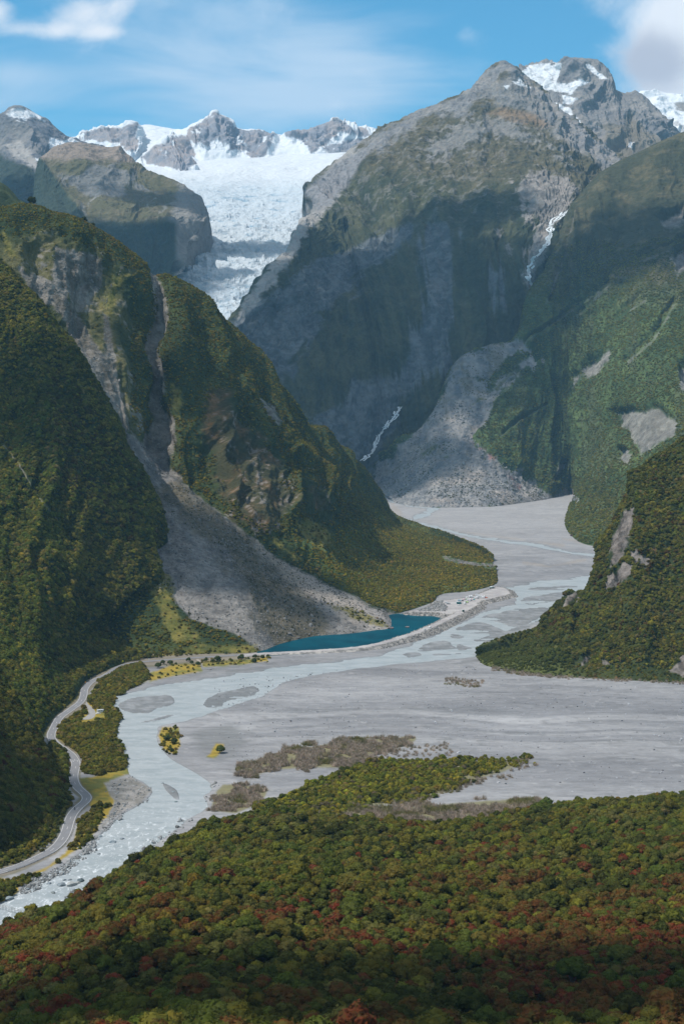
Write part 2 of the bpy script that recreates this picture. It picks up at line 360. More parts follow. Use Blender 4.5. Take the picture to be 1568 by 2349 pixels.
# ---- B1 leftmost far peak
rows = [[(-220, 330, 8500), (-120, 310, 8500), (-60, 292, 8500), (0, 269, 8500), (22, 255, 8500), (38, 250, 8500), (44, 249, 8500), (80, 260, 8500), (105, 275, 8500), (120, 290, 8500), (150, 318, 8500), (185, 333, 8500), (240, 350, 8500)],
        [(-220, 370, 8200), (-120, 350, 8200), (-60, 330, 8200), (0, 300, 8200), (20, 285, 8200), (36, 280, 8200), (50, 282, 8200), (80, 295, 8200), (100, 305, 8200), (118, 318, 8250), (140, 335, 8300), (180, 345, 8300), (240, 360, 8300)],
        [(-220, 430, 7900), (-120, 400, 7850), (-60, 370, 7850), (0, 345, 7850), (20, 340, 7800), (40, 345, 7800), (55, 350, 7800), (75, 355, 7850), (92, 360, 7900), (105, 362, 7950), (125, 366, 8000), (170, 372, 8100), (240, 380, 8100)],
        [(-220, 480, 7500), (-120, 450, 7500), (-60, 430, 7500), (0, 400, 7450), (25, 395, 7400), (45, 393, 7400), (60, 393, 7400), (75, 392, 7450), (86, 392, 7500), (95, 395, 7600), (120, 400, 7700), (170, 410, 7900), (240, 420, 7900)],
        [(-220, 640, 6700), (-120, 640, 6700), (-60, 620, 6700), (0, 600, 6600), (25, 600, 6600), (45, 600, 6600), (60, 600, 6600), (75, 600, 6650), (84, 600, 6700), (92, 600, 6750), (120, 600, 6900), (170, 600, 7000), (240, 600, 7000)]]
def dispB(G, U, V): return gul(G, U, V, 260, 55, 3.5, .6, 5, 2)+P3(G, 500, 3)*50+ridged(G/80, 5, .6)*14
SNB = [[(18, 262), (40, 252), (80, 262), (112, 282), (104, 290), (80, 276), (62, 286), (30, 278), (12, 276)], [(108, 315), (125, 318), (150, 328), (165, 322), (190, 332), (190, 350), (135, 345), (112, 352)], [(76, 362), (104, 372), (96, 388), (80, 376)]]
def colB1(G, U, V, x, y, N):
    n = P3(G, 90, 4, 6, .6); sn = np.max([sdf(x, y+6, p) for p in SNB], 0)
    c = lerp(c3(.14, .15, .17), c3(.24, .23, .22), sstep(n, -.4, .4))
    scree = sstep(sdf(x, y, [(15, 330), (40, 320), (75, 350), (104, 378), (88, 394), (60, 380), (20, 355)])+n*14, -3, 6)
    c = lerp(c, c3(.36, .34, .32), scree)
    veg = sstep(y-(352+x*.45)+n*18, -6, 10); c = lerp(c, c3(.045, .06, .045), veg)
    return lerp(c, SNOW, sstep(sn+n*13, 0, 2.5))
loft('distant_peak', rows, 330, 300, dispB, colB1, M_far, back=(500, .7))

# ---- B2 brown dome above the glacier
rows = [[(84, 480, 6550), (88, 400, 6700), (112, 354, 6900), (150, 338, 7000), (200, 334, 7100), (262, 346, 7150), (300, 366, 7100), (320, 396, 6950), (398, 430, 6750), (445, 456, 6650), (472, 480, 6500), (474, 515, 6350), (450, 552, 6150), (425, 590, 5900)],
        [(86, 560, 6250), (92, 460, 6350), (118, 400, 6550), (155, 372, 6700), (205, 372, 6750), (258, 380, 6800), (290, 395, 6780), (318, 425, 6650), (380, 455, 6500), (420, 475, 6400), (450, 500, 6250), (455, 530, 6120), (436, 560, 5950), (415, 600, 5780)],
        [(88, 620, 6000), (98, 520, 6050), (125, 455, 6200), (160, 430, 6320), (205, 435, 6350), (250, 445, 6380), (285, 460, 6350), (315, 485, 6250), (355, 495, 6150), (385, 505, 6050), (405, 520, 5980), (420, 550, 5850), (415, 580, 5750), (405, 610, 5650)],
        [(90, 700, 5700), (104, 600, 5750), (130, 540, 5850), (165, 510, 5950), (210, 505, 5980), (250, 510, 5980), (285, 515, 5950), (315, 520, 5920), (345, 512, 5900), (370, 505, 5900), (392, 515, 5850), (408, 560, 5720), (408, 600, 5620), (400, 630, 5500)],
        [(90, 760, 5400), (110, 700, 5450), (140, 660, 5500), (175, 640, 5550), (215, 640, 5600), (255, 645, 5620), (290, 645, 5640), (318, 645, 5650), (345, 640, 5650), (368, 640, 5650), (385, 645, 5600), (398, 655, 5520), (400, 665, 5450), (398, 680, 5350)]]
def colB2(G, U, V, x, y, N):
    n = P3(G, 80, 4, 6, .6); g = gul(G, U, V, 90, 1, 6, .5, 4, 8)
    c = lerp(c3(.115, .11, .06), c3(.16, .14, .09), sstep(n, -.3, .4))
    c = lerp(c, c3(.27, .22, .18), sstep(368-y+n*14+(x-200)*.02, -6, 8))
    rk = sstep(sdf(x, y, [(180, 372), (330, 380), (340, 440), (260, 470), (150, 440), (120, 400)])+g*26+n*24-20, -4, 8)
    c = lerp(c, c3(.20, .20, .20), rk*.8)
    st_ = sstep(g+n*.4, .62, .9)*sstep(sdf(x, y, [(150, 430), (330, 420), (420, 480), (400, 505), (280, 505), (170, 500)])+n*10, -4, 8); c = lerp(c, c3(.30, .29, .27), st_*.7)
    c = lerp(c, c3(.26, .25, .24), sstep(x-395+(y-470)*.1+n*22, -6, 12)*.8)
    lo = sstep(y-505+(x < 150)*40*(1-(y > 440))+n*8, -4, 12)*sstep(405-x, -6, 8); lo = np.maximum(lo, sstep(-(x-(110+(y-380)*.75))+n*9, -3, 8))
    return lerp(c, c3(.045, .062, .045), lo)
loft('brown_dome', rows, 430, 330, lambda G, U, V: gul(G, U, V, 150, 26, 4, .6, 5, 7)+P3(G, 420, 3)*34+ridged(G/60, 5, .6)*8, colB2, M_far, back=(350, .55))

# ---- F2 snowy summit behind the right mountain
rows = [[(1080, 240, 8200), (1150, 190, 8200), (1185, 172, 8200), (1205, 162, 8200), (1240, 152, 8200), (1285, 151, 8150), (1296, 141, 8050), (1310, 136, 8000), (1326, 142, 8000), (1345, 152, 8050), (1370, 165, 8100), (1392, 185, 8100), (1410, 212, 8000), (1470, 228, 7900), (1500, 262, 7800), (1535, 302, 7700), (1620, 340, 7600)],
        [(1080, 300, 7800), (1150, 250, 7800), (1185, 225, 7800), (1205, 208, 7850), (1240, 195, 7900), (1270, 195, 7850), (1290, 195, 7750), (1315, 195, 7700), (1340, 198, 7700), (1360, 205, 7750), (1380, 215, 7750), (1400, 232, 7700), (1425, 245, 7650), (1460, 265, 7600), (1495, 295, 7500), (1535, 330, 7450), (1620, 380, 7400)],
        [(1080, 380, 7300), (1150, 330, 7300), (1190, 300, 7300), (1215, 280, 7300), (1245, 270, 7350), (1270, 268, 7350), (1295, 275, 7300), (1320, 285, 7250), (1345, 290, 7250), (1365, 295, 7250), (1390, 305, 7250), (1415, 315, 7250), (1440, 325, 7200), (1470, 335, 7150), (1500, 350, 7100), (1535, 370, 7100), (1620, 420, 7000)],
        [(1080, 470, 6800), (1150, 450, 6800), (1190, 430, 6800), (1220, 410, 6800), (1250, 400, 6800), (1275, 400, 6800), (1300, 400, 6800), (1325, 400, 6750), (1350, 400, 6700), (1375, 400, 6700), (1400, 400, 6650), (1425, 410, 6650), (1450, 420, 6650), (1475, 430, 6600), (1505, 440, 6600), (1540, 450, 6600), (1620, 480, 6600)]]
SNF = [[(1196, 168), (1212, 156), (1240, 150), (1288, 149), (1284, 168), (1278, 190), (1300, 196), (1330, 186), (1350, 194), (1330, 200), (1318, 212), (1308, 222), (1288, 215), (1240, 210), (1226, 205), (1205, 190)],
       [(1290, 222), (1312, 228), (1322, 232), (1305, 245), (1290, 240)], [(1270, 238), (1290, 248), (1285, 256), (1272, 250)], [(1290, 252), (1300, 250), (1330, 285), (1355, 315), (1366, 335), (1358, 342), (1345, 325), (1320, 290)], [(1345, 152), (1365, 162), (1394, 186), (1380, 186), (1356, 170)],
       [(1445, 328), (1452, 330), (1450, 345), (1443, 340)]]
def colF2(G, U, V, x, y, N):
    n = P3(G, 80, 4, 6, .6); c = lerp(c3(.19, .19, .195), c3(.27, .255, .24), sstep(n, -.4, .4))
    c = lerp(c, TUS*.9, sstep(sdf(x, y, [(1380, 290), (1440, 260), (1520, 320), (1500, 400), (1400, 370)])+n*30, -5, 14)*.5)
    sn = np.max([sdf(x, y+5, p) for p in SNF], 0); return lerp(c, SNOW, sstep(sn+n*9, -1, 1.5))
loft('snowy_summit', rows, 420, 260, lambda G, U, V: gul(G, U, V, 200, 55, 4, .6, 5, 12)+ridged(G/70, 5, .6)*15, colF2, M_far, back=(500, .7))
# ---- F3 far snowfield at the right edge
rows = [[(1380, 260, 9300), (1440, 232, 9300), (1470, 216, 9300), (1500, 214, 9300), (1530, 222, 9300), (1570, 225, 9300), (1660, 240, 9300)],
        [(1380, 320, 8800), (1440, 290, 8800), (1480, 255, 8800), (1510, 255, 8800), (1540, 262, 8800), (1580, 270, 8800), (1660, 290, 8800)],
        [(1380, 400, 8300), (1440, 360, 8300), (1490, 310, 8300), (1520, 300, 8300), (1545, 305, 8300), (1590, 310, 8300), (1660, 330, 8300)],
        [(1380, 450, 8000), (1440, 430, 8000), (1490, 390, 8000), (1520, 380, 8000), (1545, 380, 8000), (1590, 380, 8000), (1660, 400, 8000)]]
def colF3(G, U, V, x, y, N):
    n = P3(G, 90, 4, 6, .6); r = np.maximum(sstep(-(x-(1472+(y-225)*.62))+n*8, -2, 3), sstep(sdf(x, y, [(1545, 232), (1600, 225), (1600, 256), (1552, 250)])+n*12, -2, 4))
    r = np.maximum(r, sstep(sdf(x, y, [(1500, 295), (1540, 275), (1600, 300), (1600, 330), (1520, 330)])+n*34-8, -2, 5)*.6)
    return lerp(SNOW*np.ones_like(G), c3(.25, .24, .23), r)
loft('far_snowfield', rows, 240, 160, lambda G, U, V: gul(G, U, V, 150, 40, 3, .6, 5, 17)+P3(G, 60, 2)*14, colF3, M_snow, back=(500, .7))

# ---- F right-hand mountain
rows = [[(480, 830, 4400), (538, 755, 4700), (600, 652, 5000), (660, 580, 5400), (688, 518, 5800), (719, 484, 6100), (700, 442, 6600), (742, 397, 6800), (800, 355, 6900), (880, 318, 6900), (955, 268, 6900), (1040, 240, 6900), (1095, 197, 6950), (1130, 160, 7000), (1160, 149, 7000), (1190, 166, 7000), (1232, 212, 6900), (1290, 272, 6800), (1340, 318, 6700), (1400, 367, 6600), (1470, 412, 6500)],
        [(490, 850, 4300), (555, 800, 4500), (635, 745, 4700), (705, 690, 5000), (750, 640, 5300), (790, 600, 5550), (800, 560, 5800), (820, 530, 5900), (850, 500, 6000), (905, 465, 6050), (970, 430, 6100), (1040, 410, 6100), (1100, 395, 6050), (1145, 385, 6050), (1180, 385, 6000), (1222, 395, 5950), (1262, 410, 5900), (1300, 430, 5850), (1350, 440, 5850), (1400, 450, 5800), (1470, 470, 5700)],
        [(500, 900, 4250), (580, 880, 4300), (660, 870, 4400), (740, 855, 4550), (800, 830, 4700), (840, 805, 4800), (870, 785, 4850), (900, 760, 4900), (930, 735, 4950), (960, 715, 5000), (1000, 690, 5050), (1050, 655, 5100), (1100, 620, 5150), (1140, 600, 5200), (1170, 590, 5200), (1200, 590, 5200), (1230, 580, 5200), (1260, 560, 5250), (1300, 540, 5350), (1370, 520, 5450), (1470, 500, 5600)],
        [(500, 970, 4100), (600, 1010, 4110), (690, 1050, 4120), (760, 1080, 4200), (810, 1100, 4360), (850, 1110, 4400), (890, 1105, 4430), (930, 1085, 4460), (970, 1050, 4480), (1005, 1000, 4500), (1040, 950, 4580), (1080, 900, 4680), (1120, 850, 4780), (1160, 800, 4880), (1190, 750, 4980), (1215, 705, 5080), (1238, 650, 5180), (1272, 590, 5280), (1325, 530, 5480), (1390, 510, 5630), (1470, 520, 5780)]]
def strata(G, s=1.0, k=0):
    a = G[..., 0]*.80+G[..., 2]*.60; p = -G[..., 0]*.60+G[..., 2]*.80; w = P3(G, 400, 7)*120
    return fbm(np.stack([(p+w)/(38*s), a/(420*s), G[..., 1]/(700*s)+k], -1), 5, .62)
def dispF(G, U, V):
    x, y = proj(G); lo = sstep(y, 480, 640)*sstep(x, 1130, 950)
    return gul(G, U, V, 560, 42, 5, .5, 3, 21)*(1-lo*.6)+gul(G, U, V, 120, 28, 5, .6, 5, 22)*(1-lo*.4)+gul(G, U, V, 44, 8, 5, .7, 4, 24)+strata(G)*16*(.35+lo)+ridged(G/80, 5, .6)*17*sstep(y, 540, 400)+P3(G, 30, 2)*5
def colF(G, U, V, x, y, N):
    n = P3(G, 90, 4, 6, .6); n2 = P3(G, 30, 9, 5, .65); g = gul(G, U, V, 110, 1, 8, .5, 4, 22)
    hi = sstep(430-y+n*60+(x-1000)*.1, -30, 60)
    c = lerp(c3(.042, .052, .030), c3(.082, .085, .045), sstep(n*.6+fl(U, V, 60, 6, 9)*.8, -.35, .4))
    tus = lerp(c3(.085, .08, .048), TUS*.85, sstep(n2, -.3, .4))
    c = lerp(c, tus, hi)
    # bare crags near the crest and along the skyline ridge
    crest = [(800, 350), (880, 318), (955, 268), (1040, 240), (1095, 197), (1130, 160), (1160, 149), (1190, 166), (1232, 212), (1290, 272), (1340, 318), (1400, 367)]
    r = sstep(seg(x, y, crest, 18)+n*42+g*16, -8, 14)
    r = np.maximum(r, sstep(sdf(x, y, [(980, 320), (1080, 265), (1170, 262), (1210, 290), (1290, 330), (1320, 390), (1240, 330), (1130, 315), (1050, 350), (960, 380)])+n2*46-6, -6, 10)*.75)
    r = np.maximum(r, sstep(sdf(x, y, [(1110, 185), (1180, 150), (1260, 230), (1340, 330), (1400, 400), (1300, 330), (1200, 250), (1080, 230)])+n*30, -6, 12)*.85)
    c = lerp(c, lerp(c3(.20, .20, .205), c3(.29, .27, .25), sstep(n2, -.3, .5)), r)
    blk = sstep(ridged(G/42, 5, .62)*.9+n2*.9+n*.4, .35, .75)*sstep(y, 560, 440); c = lerp(c, lerp(c3(.13, .13, .125), c3(.22, .21, .20), sstep(n2, -.3, .3)), blk*.5)
    c = lerp(c, c3(.24, .17, .11), sstep(sdf(x, y, [(1090, 262), (1150, 245), (1230, 262), (1270, 290), (1200, 285), (1140, 268)])+n*18, -4, 8)*.8)
    # ice-scoured rock beside the glacier
    low = sstep(seg(x, y, [(500, 800), (540, 755), (600, 655), (660, 582), (690, 520), (722, 480), (760, 430), (800, 360)], 13, 24)+n*16+n2*12, -6, 6)
    c = lerp(c, c3(.33, .31, .29), low)
    left = sstep(sdf(x, y, [(690, 440), (740, 398), (800, 355), (860, 325), (800, 430), (730, 490)])+n*10, -5, 10); c = lerp(c, c3(.24, .235, .24), left)
    # bare blue-grey slabs and slips low on the face
    BL = [[(520, 770), (600, 690), (700, 610), (780, 590), (880, 540), (960, 505), (930, 560), (850, 640), (760, 720), (700, 800), (640, 900), (560, 900)],
          [(960, 510), (1040, 500), (1048, 540), (1040, 640), (1050, 740), (1000, 830), (930, 900), (920, 960), (860, 960), (920, 830), (960, 700), (950, 600)],
          [(1120, 610), (1150, 620), (1150, 690), (1135, 740), (1115, 690)], [(620, 880), (720, 960), (800, 1000), (860, 1000), (900, 980), (880, 1060), (820, 1070), (740, 1030), (660, 980)],
          [(1020, 770), (1060, 830), (1030, 860), (1000, 820)], [(690, 960), (800, 880), (930, 890), (905, 1000), (830, 1060), (740, 1040)]]
    b = np.max([sdf(x, y, p) for p in BL], 0); sw = sstep(x, 960, 860); b = sstep(b+n*14+(strata(G, 1.5)*60+strata(G, .6, 5)*26)*sw+(fl(U, V, 70, 7, 1)*52+fl(U, V, 24, 9, 4)*20)*(1-sw)-3, -7, 14)*.9
    c = lerp(c, lerp(c3(.075, .09, .10), c3(.15, .165, .175), sstep(n2+g*.3+strata(G, .7)*.6, -.3, .5)), b)
    # broken scree gullies above the stream
    SC = [[(1180, 430), (1215, 375), (1260, 395), (1310, 400), (1330, 430), (1310, 475), (1260, 530), (1230, 510)], [(1165, 400), (1180, 420), (1235, 520), (1225, 540)], [(1225, 520), (1290, 470), (1250, 570), (1215, 665), (1200, 640), (1205, 590)],
          [(1130, 520), (1150, 540), (1210, 640), (1200, 650)]]
    s = np.max([sdf(x, y, p) for p in SC], 0); s = sstep(s+n*10+n2*14+fl(U, V, 45, 6, 2)*22-2, -4, 6); c = lerp(c, lerp(c3(.19, .175, .165), c3(.31, .28, .26), sstep(n2, -.3, .3)), s*.85)
    sn = sstep(sdf(x, y, [(1140, 196), (1170, 184), (1190, 176), (1222, 204), (1212, 207), (1190, 196), (1160, 202)])+n*22+n2*8-3, -1, 2)
    return lerp(c, SNOW, sn)
loft('mountain', rows, 900, 620, dispF, colF, M_mid, back=(600, .75))

# ---- G right ridge with green lower slopes and the scree fan
rows = [[(1700, 240, 5700), (1568, 305, 5700), (1480, 345, 5650), (1400, 385, 5550), (1350, 430, 5450), (1311, 472, 5350), (1278, 550, 5250), (1246, 630, 5100), (1215, 674, 4950), (1180, 785, 4760), (1120, 797, 4700), (1045, 832, 4600), (1012, 905, 4500), (975, 975, 4400), (905, 1035, 4430), (846, 1092, 4500)],
        [(1700, 480, 5100), (1568, 500, 5100), (1500, 530, 5000), (1430, 570, 4980), (1385, 610, 4930), (1350, 650, 4900), (1320, 700, 4880), (1290, 740, 4830), (1255, 780, 4720), (1205, 840, 4590), (1140, 875, 4500), (1075, 910, 4400), (1030, 960, 4330), (985, 1020, 4260), (920, 1065, 4300), (856, 1103, 4400)],
        [(1700, 800, 4150), (1568, 800, 4150), (1500, 810, 4180), (1450, 840, 4210), (1400, 880, 4270), (1360, 900, 4340), (1330, 930, 4400), (1300, 950, 4460), (1258, 970, 4430), (1205, 990, 4330), (1145, 1010, 4250), (1090, 1025, 4200), (1040, 1055, 4130), (985, 1085, 4110), (925, 1105, 4180), (870, 1118, 4280)],
        [(1700, 1080, 3300), (1568, 1080, 3300), (1500, 1090, 3380), (1440, 1100, 3540), (1400, 1108, 3740), (1372, 1108, 3950), (1345, 1106, 4150), (1308, 1100, 4345), (1256, 1097, 4260), (1200, 1104, 4120), (1145, 1110, 4020), (1090, 1116, 3970), (1035, 1126, 3930), (978, 1134, 3950), (925, 1136, 4060), (884, 1137, 4170)],
        [(1700, 1268, 'g'), (1560, 1265, 'g'), (1450, 1262, 'g'), (1385, 1257, 'g'), (1328, 1243, 'g'), (1297, 1208, 'g'), (1300, 1178, 'g'), (1312, 1134, 'g'), (1252, 1146, 'g'), (1192, 1155, 'g'), (1135, 1162, 'g'), (1080, 1164, 'g'), (1020, 1165, 'g'), (962, 1163, 'g'), (915, 1156, 'g'), (896, 1148, 'g')]]
FAN = [(1180, 785), (1230, 812), (1245, 825), (1160, 880), (1120, 945), (1085, 1000), (1120, 1040), (1175, 1070), (1230, 1110), (1262, 1135), (1312, 1128), (1330, 1150), (900, 1190), (830, 1090), (905, 1030), (975, 970), (1012, 900), (1040, 825), (1120, 790)]
WED = [(1100, 872), (1150, 836), (1195, 798), (1222, 812), (1165, 852), (1118, 898)]
SLIPS = [[(1408, 945), (1430, 938), (1480, 945), (1500, 928), (1556, 972), (1545, 1000), (1470, 1042), (1440, 990), (1420, 975)], [(1312, 862), (1345, 850), (1330, 875), (1312, 890)], [(1280, 1060), (1300, 1062), (1270, 1110), (1258, 1120)], [(1425, 1030), (1445, 1035), (1440, 1060), (1428, 1060)],
         [(1555, 850), (1590, 840), (1590, 900), (1562, 895)], [(1330, 850), (1400, 800), (1396, 830), (1350, 870)], [(1500, 510), (1568, 480), (1568, 520), (1520, 535)], [(1540, 590), (1580, 570), (1580, 620), (1550, 640)]]
LINES = [[(1410, 735), (1480, 690)], [(1150, 1000), (1190, 965), (1250, 930)], [(1330, 720), (1400, 650)], [(1470, 600), (1568, 560)], [(1320, 480), (1290, 600), (1250, 700)], [(1180, 800), (1300, 720), (1370, 670)], [(1545, 700), (1500, 780), (1440, 830)]]
def greenG(G, x, y, n):
    f = np.maximum(np.max([sdf(x, y, p) for p in [FAN]+SLIPS], 0), np.max([seg(x, y, l, 2.5) for l in LINES], 0))
    return f
def dispG2(G, U, V):
    x, y = proj(G); n = P3(G, 90, 4, 3); f = sstep(greenG(G, x, y, n)+n*8, -4, 4)
    return (gul(G, U, V, 420, 30, 6, .4, 3, 31)+gul(G, U, V, 110, 14, 5, .6, 4, 32))*(1-f*.8)+f*(gul(G, U, V, 90, 7, 7, .5, 4, 33)+P3(G, 16, 5, 3)*3-6)+(gul(G, U, V, 160, 17, 5, .5, 3, 35)+P3(G, 26, 2)*5)*(1-f)+ridged(G/30, 4, .6)*5*f
def colG2(G, U, V, x, y, N):
    n = P3(G, 90, 4, 6, .6); n2 = P3(G, 24, 9, 5, .65); g = gul(G, U, V, 80, 1, 9, .5, 4, 33)
    c = lerp(c3(.045, .070, .026), c3(.10, .135, .045), sstep(n+n2*.5, -.4, .5))
    c = lerp(c, c3(.085, .095, .05), sstep(fl(U, V, 60, 7, 3)*1.3+n*.4, .15, .5)*.6); up = sstep(640-y+(x-1250)*.12+n*60, -60, 60); c = lerp(c, lerp(c3(.055, .06, .035), c3(.12, .105, .06), sstep(n+n2*.6, -.2, .6)), up)
    f = np.minimum(sdf(x, y, FAN), -sdf(x, y, WED)); ff = sstep(f+n*18+n2*12+fl(U, V, 40, 6, 11)*26, -4, 6)
    sc = lerp(c3(.14, .15, .16), c3(.27, .26, .25), sstep(n2+g*.6+n*.4+fl(U, V, 40, 7, 4)*1.0, -.5, .6)); sc = lerp(sc, c3(.15, .135, .09), sstep(fl(U, V, 55, 5, 21)+n2*.5, .12, .45)*.6*sstep(y, 1150, 1000))
    sc = lerp(sc, c3(.36, .31, .27), sstep(n+sstep(y, 950, 1100)*.2, .15, .6)*.6)
    red = np.max([seg(x, y, l, 11) for l in ([(1080, 1008), (1110, 1025), (1125, 1050)], [(1130, 1045), (1180, 1075), (1210, 1100)], [(1170, 1095), (1190, 1120)])], 0)
    sc = lerp(sc, c3(.32, .15, .13), sstep(red+n*14+n2*20-4, 0, 12)*.7)
    sc = lerp(sc, c3(.12, .13, .05), sstep(np.max([seg(x, y, l, 5) for l in ([(970, 1040), (1000, 1025)], [(1000, 1055), (1025, 1048)], [(1080, 930), (1140, 890), (1180, 850)])], 0)+n2*16, 0, 8)*.8)
    c = lerp(c, sc, ff)
    s = np.max([sdf(x, y, p) for p in SLIPS], 0); c = lerp(c, lerp(c3(.17, .155, .145), c3(.27, .25, .23), sstep(n2, -.3, .4)), sstep(s+n*10+n2*9+fl(U, V, 30, 6, 14)*8, -2, 7)*.85)
    l = np.max([seg(x, y, p, 2.6) for p in LINES], 0); c = lerp(c, c3(.20, .185, .17), sstep(l+n2*9+n*5-1, -1, 4)*.5)
    return c
loft('ridge', rows, 760, 620, dispG2, colG2, M_mid, back=(500, .7), clamp=True)

# ---- C left-centre spur: cliffs, gully and the big scree fan
rows = [[(-90, 480, 2330), (0, 483, 2350), (75, 476, 2380), (130, 499, 2400), (200, 520, 2430), (270, 560, 2450), (330, 612, 2480), (350, 632, 2500), (388, 642, 2500), (440, 674, 2550), (498, 724, 2600), (541, 764, 2640), (598, 842, 2700), (648, 920, 2760), (697, 988, 2830), (745, 1020, 2950), (800, 1053, 3050), (848, 1095, 3150), (882, 1145, 3300), (902, 1188, 3450), (958, 1212, 'g'), (1038, 1237, 'g'), (1098, 1262, 'g'), (1130, 1284, 'g')],
        [(-90, 700, 2190), (0, 700, 2190), (60, 700, 2200), (110, 720, 2210), (160, 740, 2230), (235, 760, 2260), (305, 780, 2290), (362, 790, 2330), (412, 800, 2310), (480, 830, 2360), (540, 870, 2420), (590, 905, 2470), (640, 955, 2540), (680, 995, 2620), (715, 1030, 2720), (760, 1060, 2820), (800, 1090, 2920), (840, 1125, 3020), (878, 1170, 3150), (910, 1200, 3300), (965, 1222, 3100), (1040, 1247, 2950), (1095, 1270, 2780), (1129, 1289, 'g')],
        [(-90, 950, 2060), (0, 950, 2060), (50, 950, 2070), (120, 950, 2080), (200, 960, 2090), (270, 1000, 2110), (330, 1030, 2120), (375, 1050, 2150), (425, 1050, 2120), (500, 1060, 2170), (565, 1080, 2220), (615, 1100, 2270), (665, 1120, 2320), (705, 1140, 2400), (745, 1155, 2480), (785, 1170, 2580), (828, 1190, 2680), (870, 1210, 2800), (910, 1222, 2900), (950, 1232, 2950), (1000, 1247, 2900), (1050, 1262, 2800), (1095, 1279, 2680), (1129, 1290, 'g')],
        [(-90, 1150, 1960), (0, 1150, 1960), (60, 1150, 1960), (130, 1150, 1960), (220, 1160, 1960), (300, 1165, 1980), (355, 1180, 1985), (410, 1185, 1990), (470, 1200, 2000), (535, 1225, 2020), (590, 1245, 2050), (645, 1270, 2080), (700, 1290, 2120), (750, 1300, 2170), (800, 1315, 2200), (845, 1330, 2220), (890, 1335, 2260), (940, 1325, 2340), (985, 1315, 2400), (1020, 1310, 2450), (1060, 1305, 2520), (1090, 1302, 2560), (1112, 1302, 2580), (1133, 1300, 'g')],
        [(-90, 1430, 'g'), (0, 1440, 'g'), (80, 1460, 'g'), (150, 1480, 'g'), (220, 1495, 'g'), (300, 1500, 'g'), (380, 1500, 'g'), (470, 1500, 'g'), (585, 1497, 'g'), (645, 1478, 'g'), (720, 1461, 'g'), (800, 1455, 'g'), (860, 1447, 'g'), (893, 1442, 'g'), (897, 1424, 'g'), (890, 1413, 'g'), (925, 1405, 'g'), (990, 1383, 'g'), (1012, 1364, 'g'), (1080, 1357, 'g'), (1118, 1348, 'g'), (1134, 1342, 'g'), (1140, 1334, 'g'), (1137, 1310, 'g')]]
FANC = [(285, 985), (330, 1020), (400, 1090), (470, 1150), (540, 1205), (590, 1240), (650, 1285), (735, 1330), (790, 1360), (850, 1390), (905, 1402), (940, 1412), (893, 1450), (800, 1462), (720, 1468), (610, 1505), (540, 1460), (480, 1440), (430, 1420), (400, 1385), (380, 1350), (318, 1360), (322, 1310), (340, 1240), (335, 1195), (300, 1060)]
GULC = [[(350, 625), (372, 690), (372, 740), (345, 800), (365, 860), (355, 930), (372, 960), (345, 1030), (370, 1080), (400, 1110)], [(280, 610), (240, 690), (245, 760), (255, 830), (290, 980)]]
ROCKC = [[(1018, 1276), (1050, 1283), (1085, 1290), (1134, 1294), (1134, 1304), (1060, 1296), (1020, 1286)], [(30, 600), (90, 640), (150, 640), (170, 700), (200, 760), (250, 830), (290, 980), (240, 900), (180, 820), (130, 720), (60, 660)], [(120, 560), (240, 590), (240, 660), (180, 700), (120, 640)], [(600, 915), (628, 935), (648, 965), (638, 975), (612, 945)],
         [(330, 1000), (395, 960), (400, 1010), (385, 1080), (345, 1060)]]
CLIFF = [[(480, 900), (530, 890), (560, 960), (600, 1010), (650, 1050), (680, 1130), (660, 1190), (600, 1235), (540, 1180), (500, 1130), (470, 1060), (470, 960)], [(690, 1080), (760, 1130), (800, 1180), (740, 1190), (700, 1160)]]
def scrC(x, y): return np.maximum(np.maximum(sdf(x, y, FANC), np.max([sdf(x, y, p) for p in ROCKC], 0)), np.maximum(seg(x, y, GULC[0], 7, 20), seg(x, y, GULC[1], 5, 12)))
GRASSC = [[(605, 1232), (640, 1240), (700, 1285), (690, 1292), (640, 1262)], [(680, 1200), (730, 1195), (770, 1225), (740, 1262), (705, 1250)], [(330, 1310), (395, 1320), (400, 1370), (430, 1430), (470, 1470), (400, 1470), (345, 1380)], [(395, 880), (420, 900), (415, 960), (395, 945)], [(250, 620), (300, 625), (260, 700), (255, 760), (235, 700)], [(0, 510), (20, 540), (40, 590), (10, 580)], [(750, 1385), (800, 1390), (880, 1425), (890, 1440), (820, 1425)], [(345, 1508), (430, 1484), (520, 1473), (590, 1476), (594, 1502)]]
def dispC(G, U, V):
    x, y = proj(G); f = sstep(sdf(x, y, FANC), -10, 12); cl = sstep(np.max([sdf(x, y, p) for p in CLIFF], 0), -50, 30)
    gl = sstep(seg(x, y, GULC[0], 26, 34), 0, 24)
    rough = gul(G, U, V, 150, 34, 4, .5, 4, 41)+gul(G, U, V, 45, 9, 4, .6, 4, 42)+P3(G, 14, 5, 4)*3
    rough = rough+cl*gul(G, U, V, 70, 26, 6, .5, 4, 47)+ridged(G/16, 4, .6)*3.2*sstep(np.maximum(cl*40-10, np.maximum(sdf(x, y, [(-50, 560), (120, 530), (300, 620), (300, 980), (200, 860), (100, 700), (-50, 620)]), 0)), 0, 14)
    fan = gul(G, U, V, 70, 5.5, 9, .35, 3, 43)+P3(G, 5, 6, 4, .6)*2.4+P3(G, 120, 3)*6
    ap = sstep(x+y*.2, 930, 1130)
    return (rough*(1-f)+fan*f-gl*16*(1-f))*(1-ap*.85)
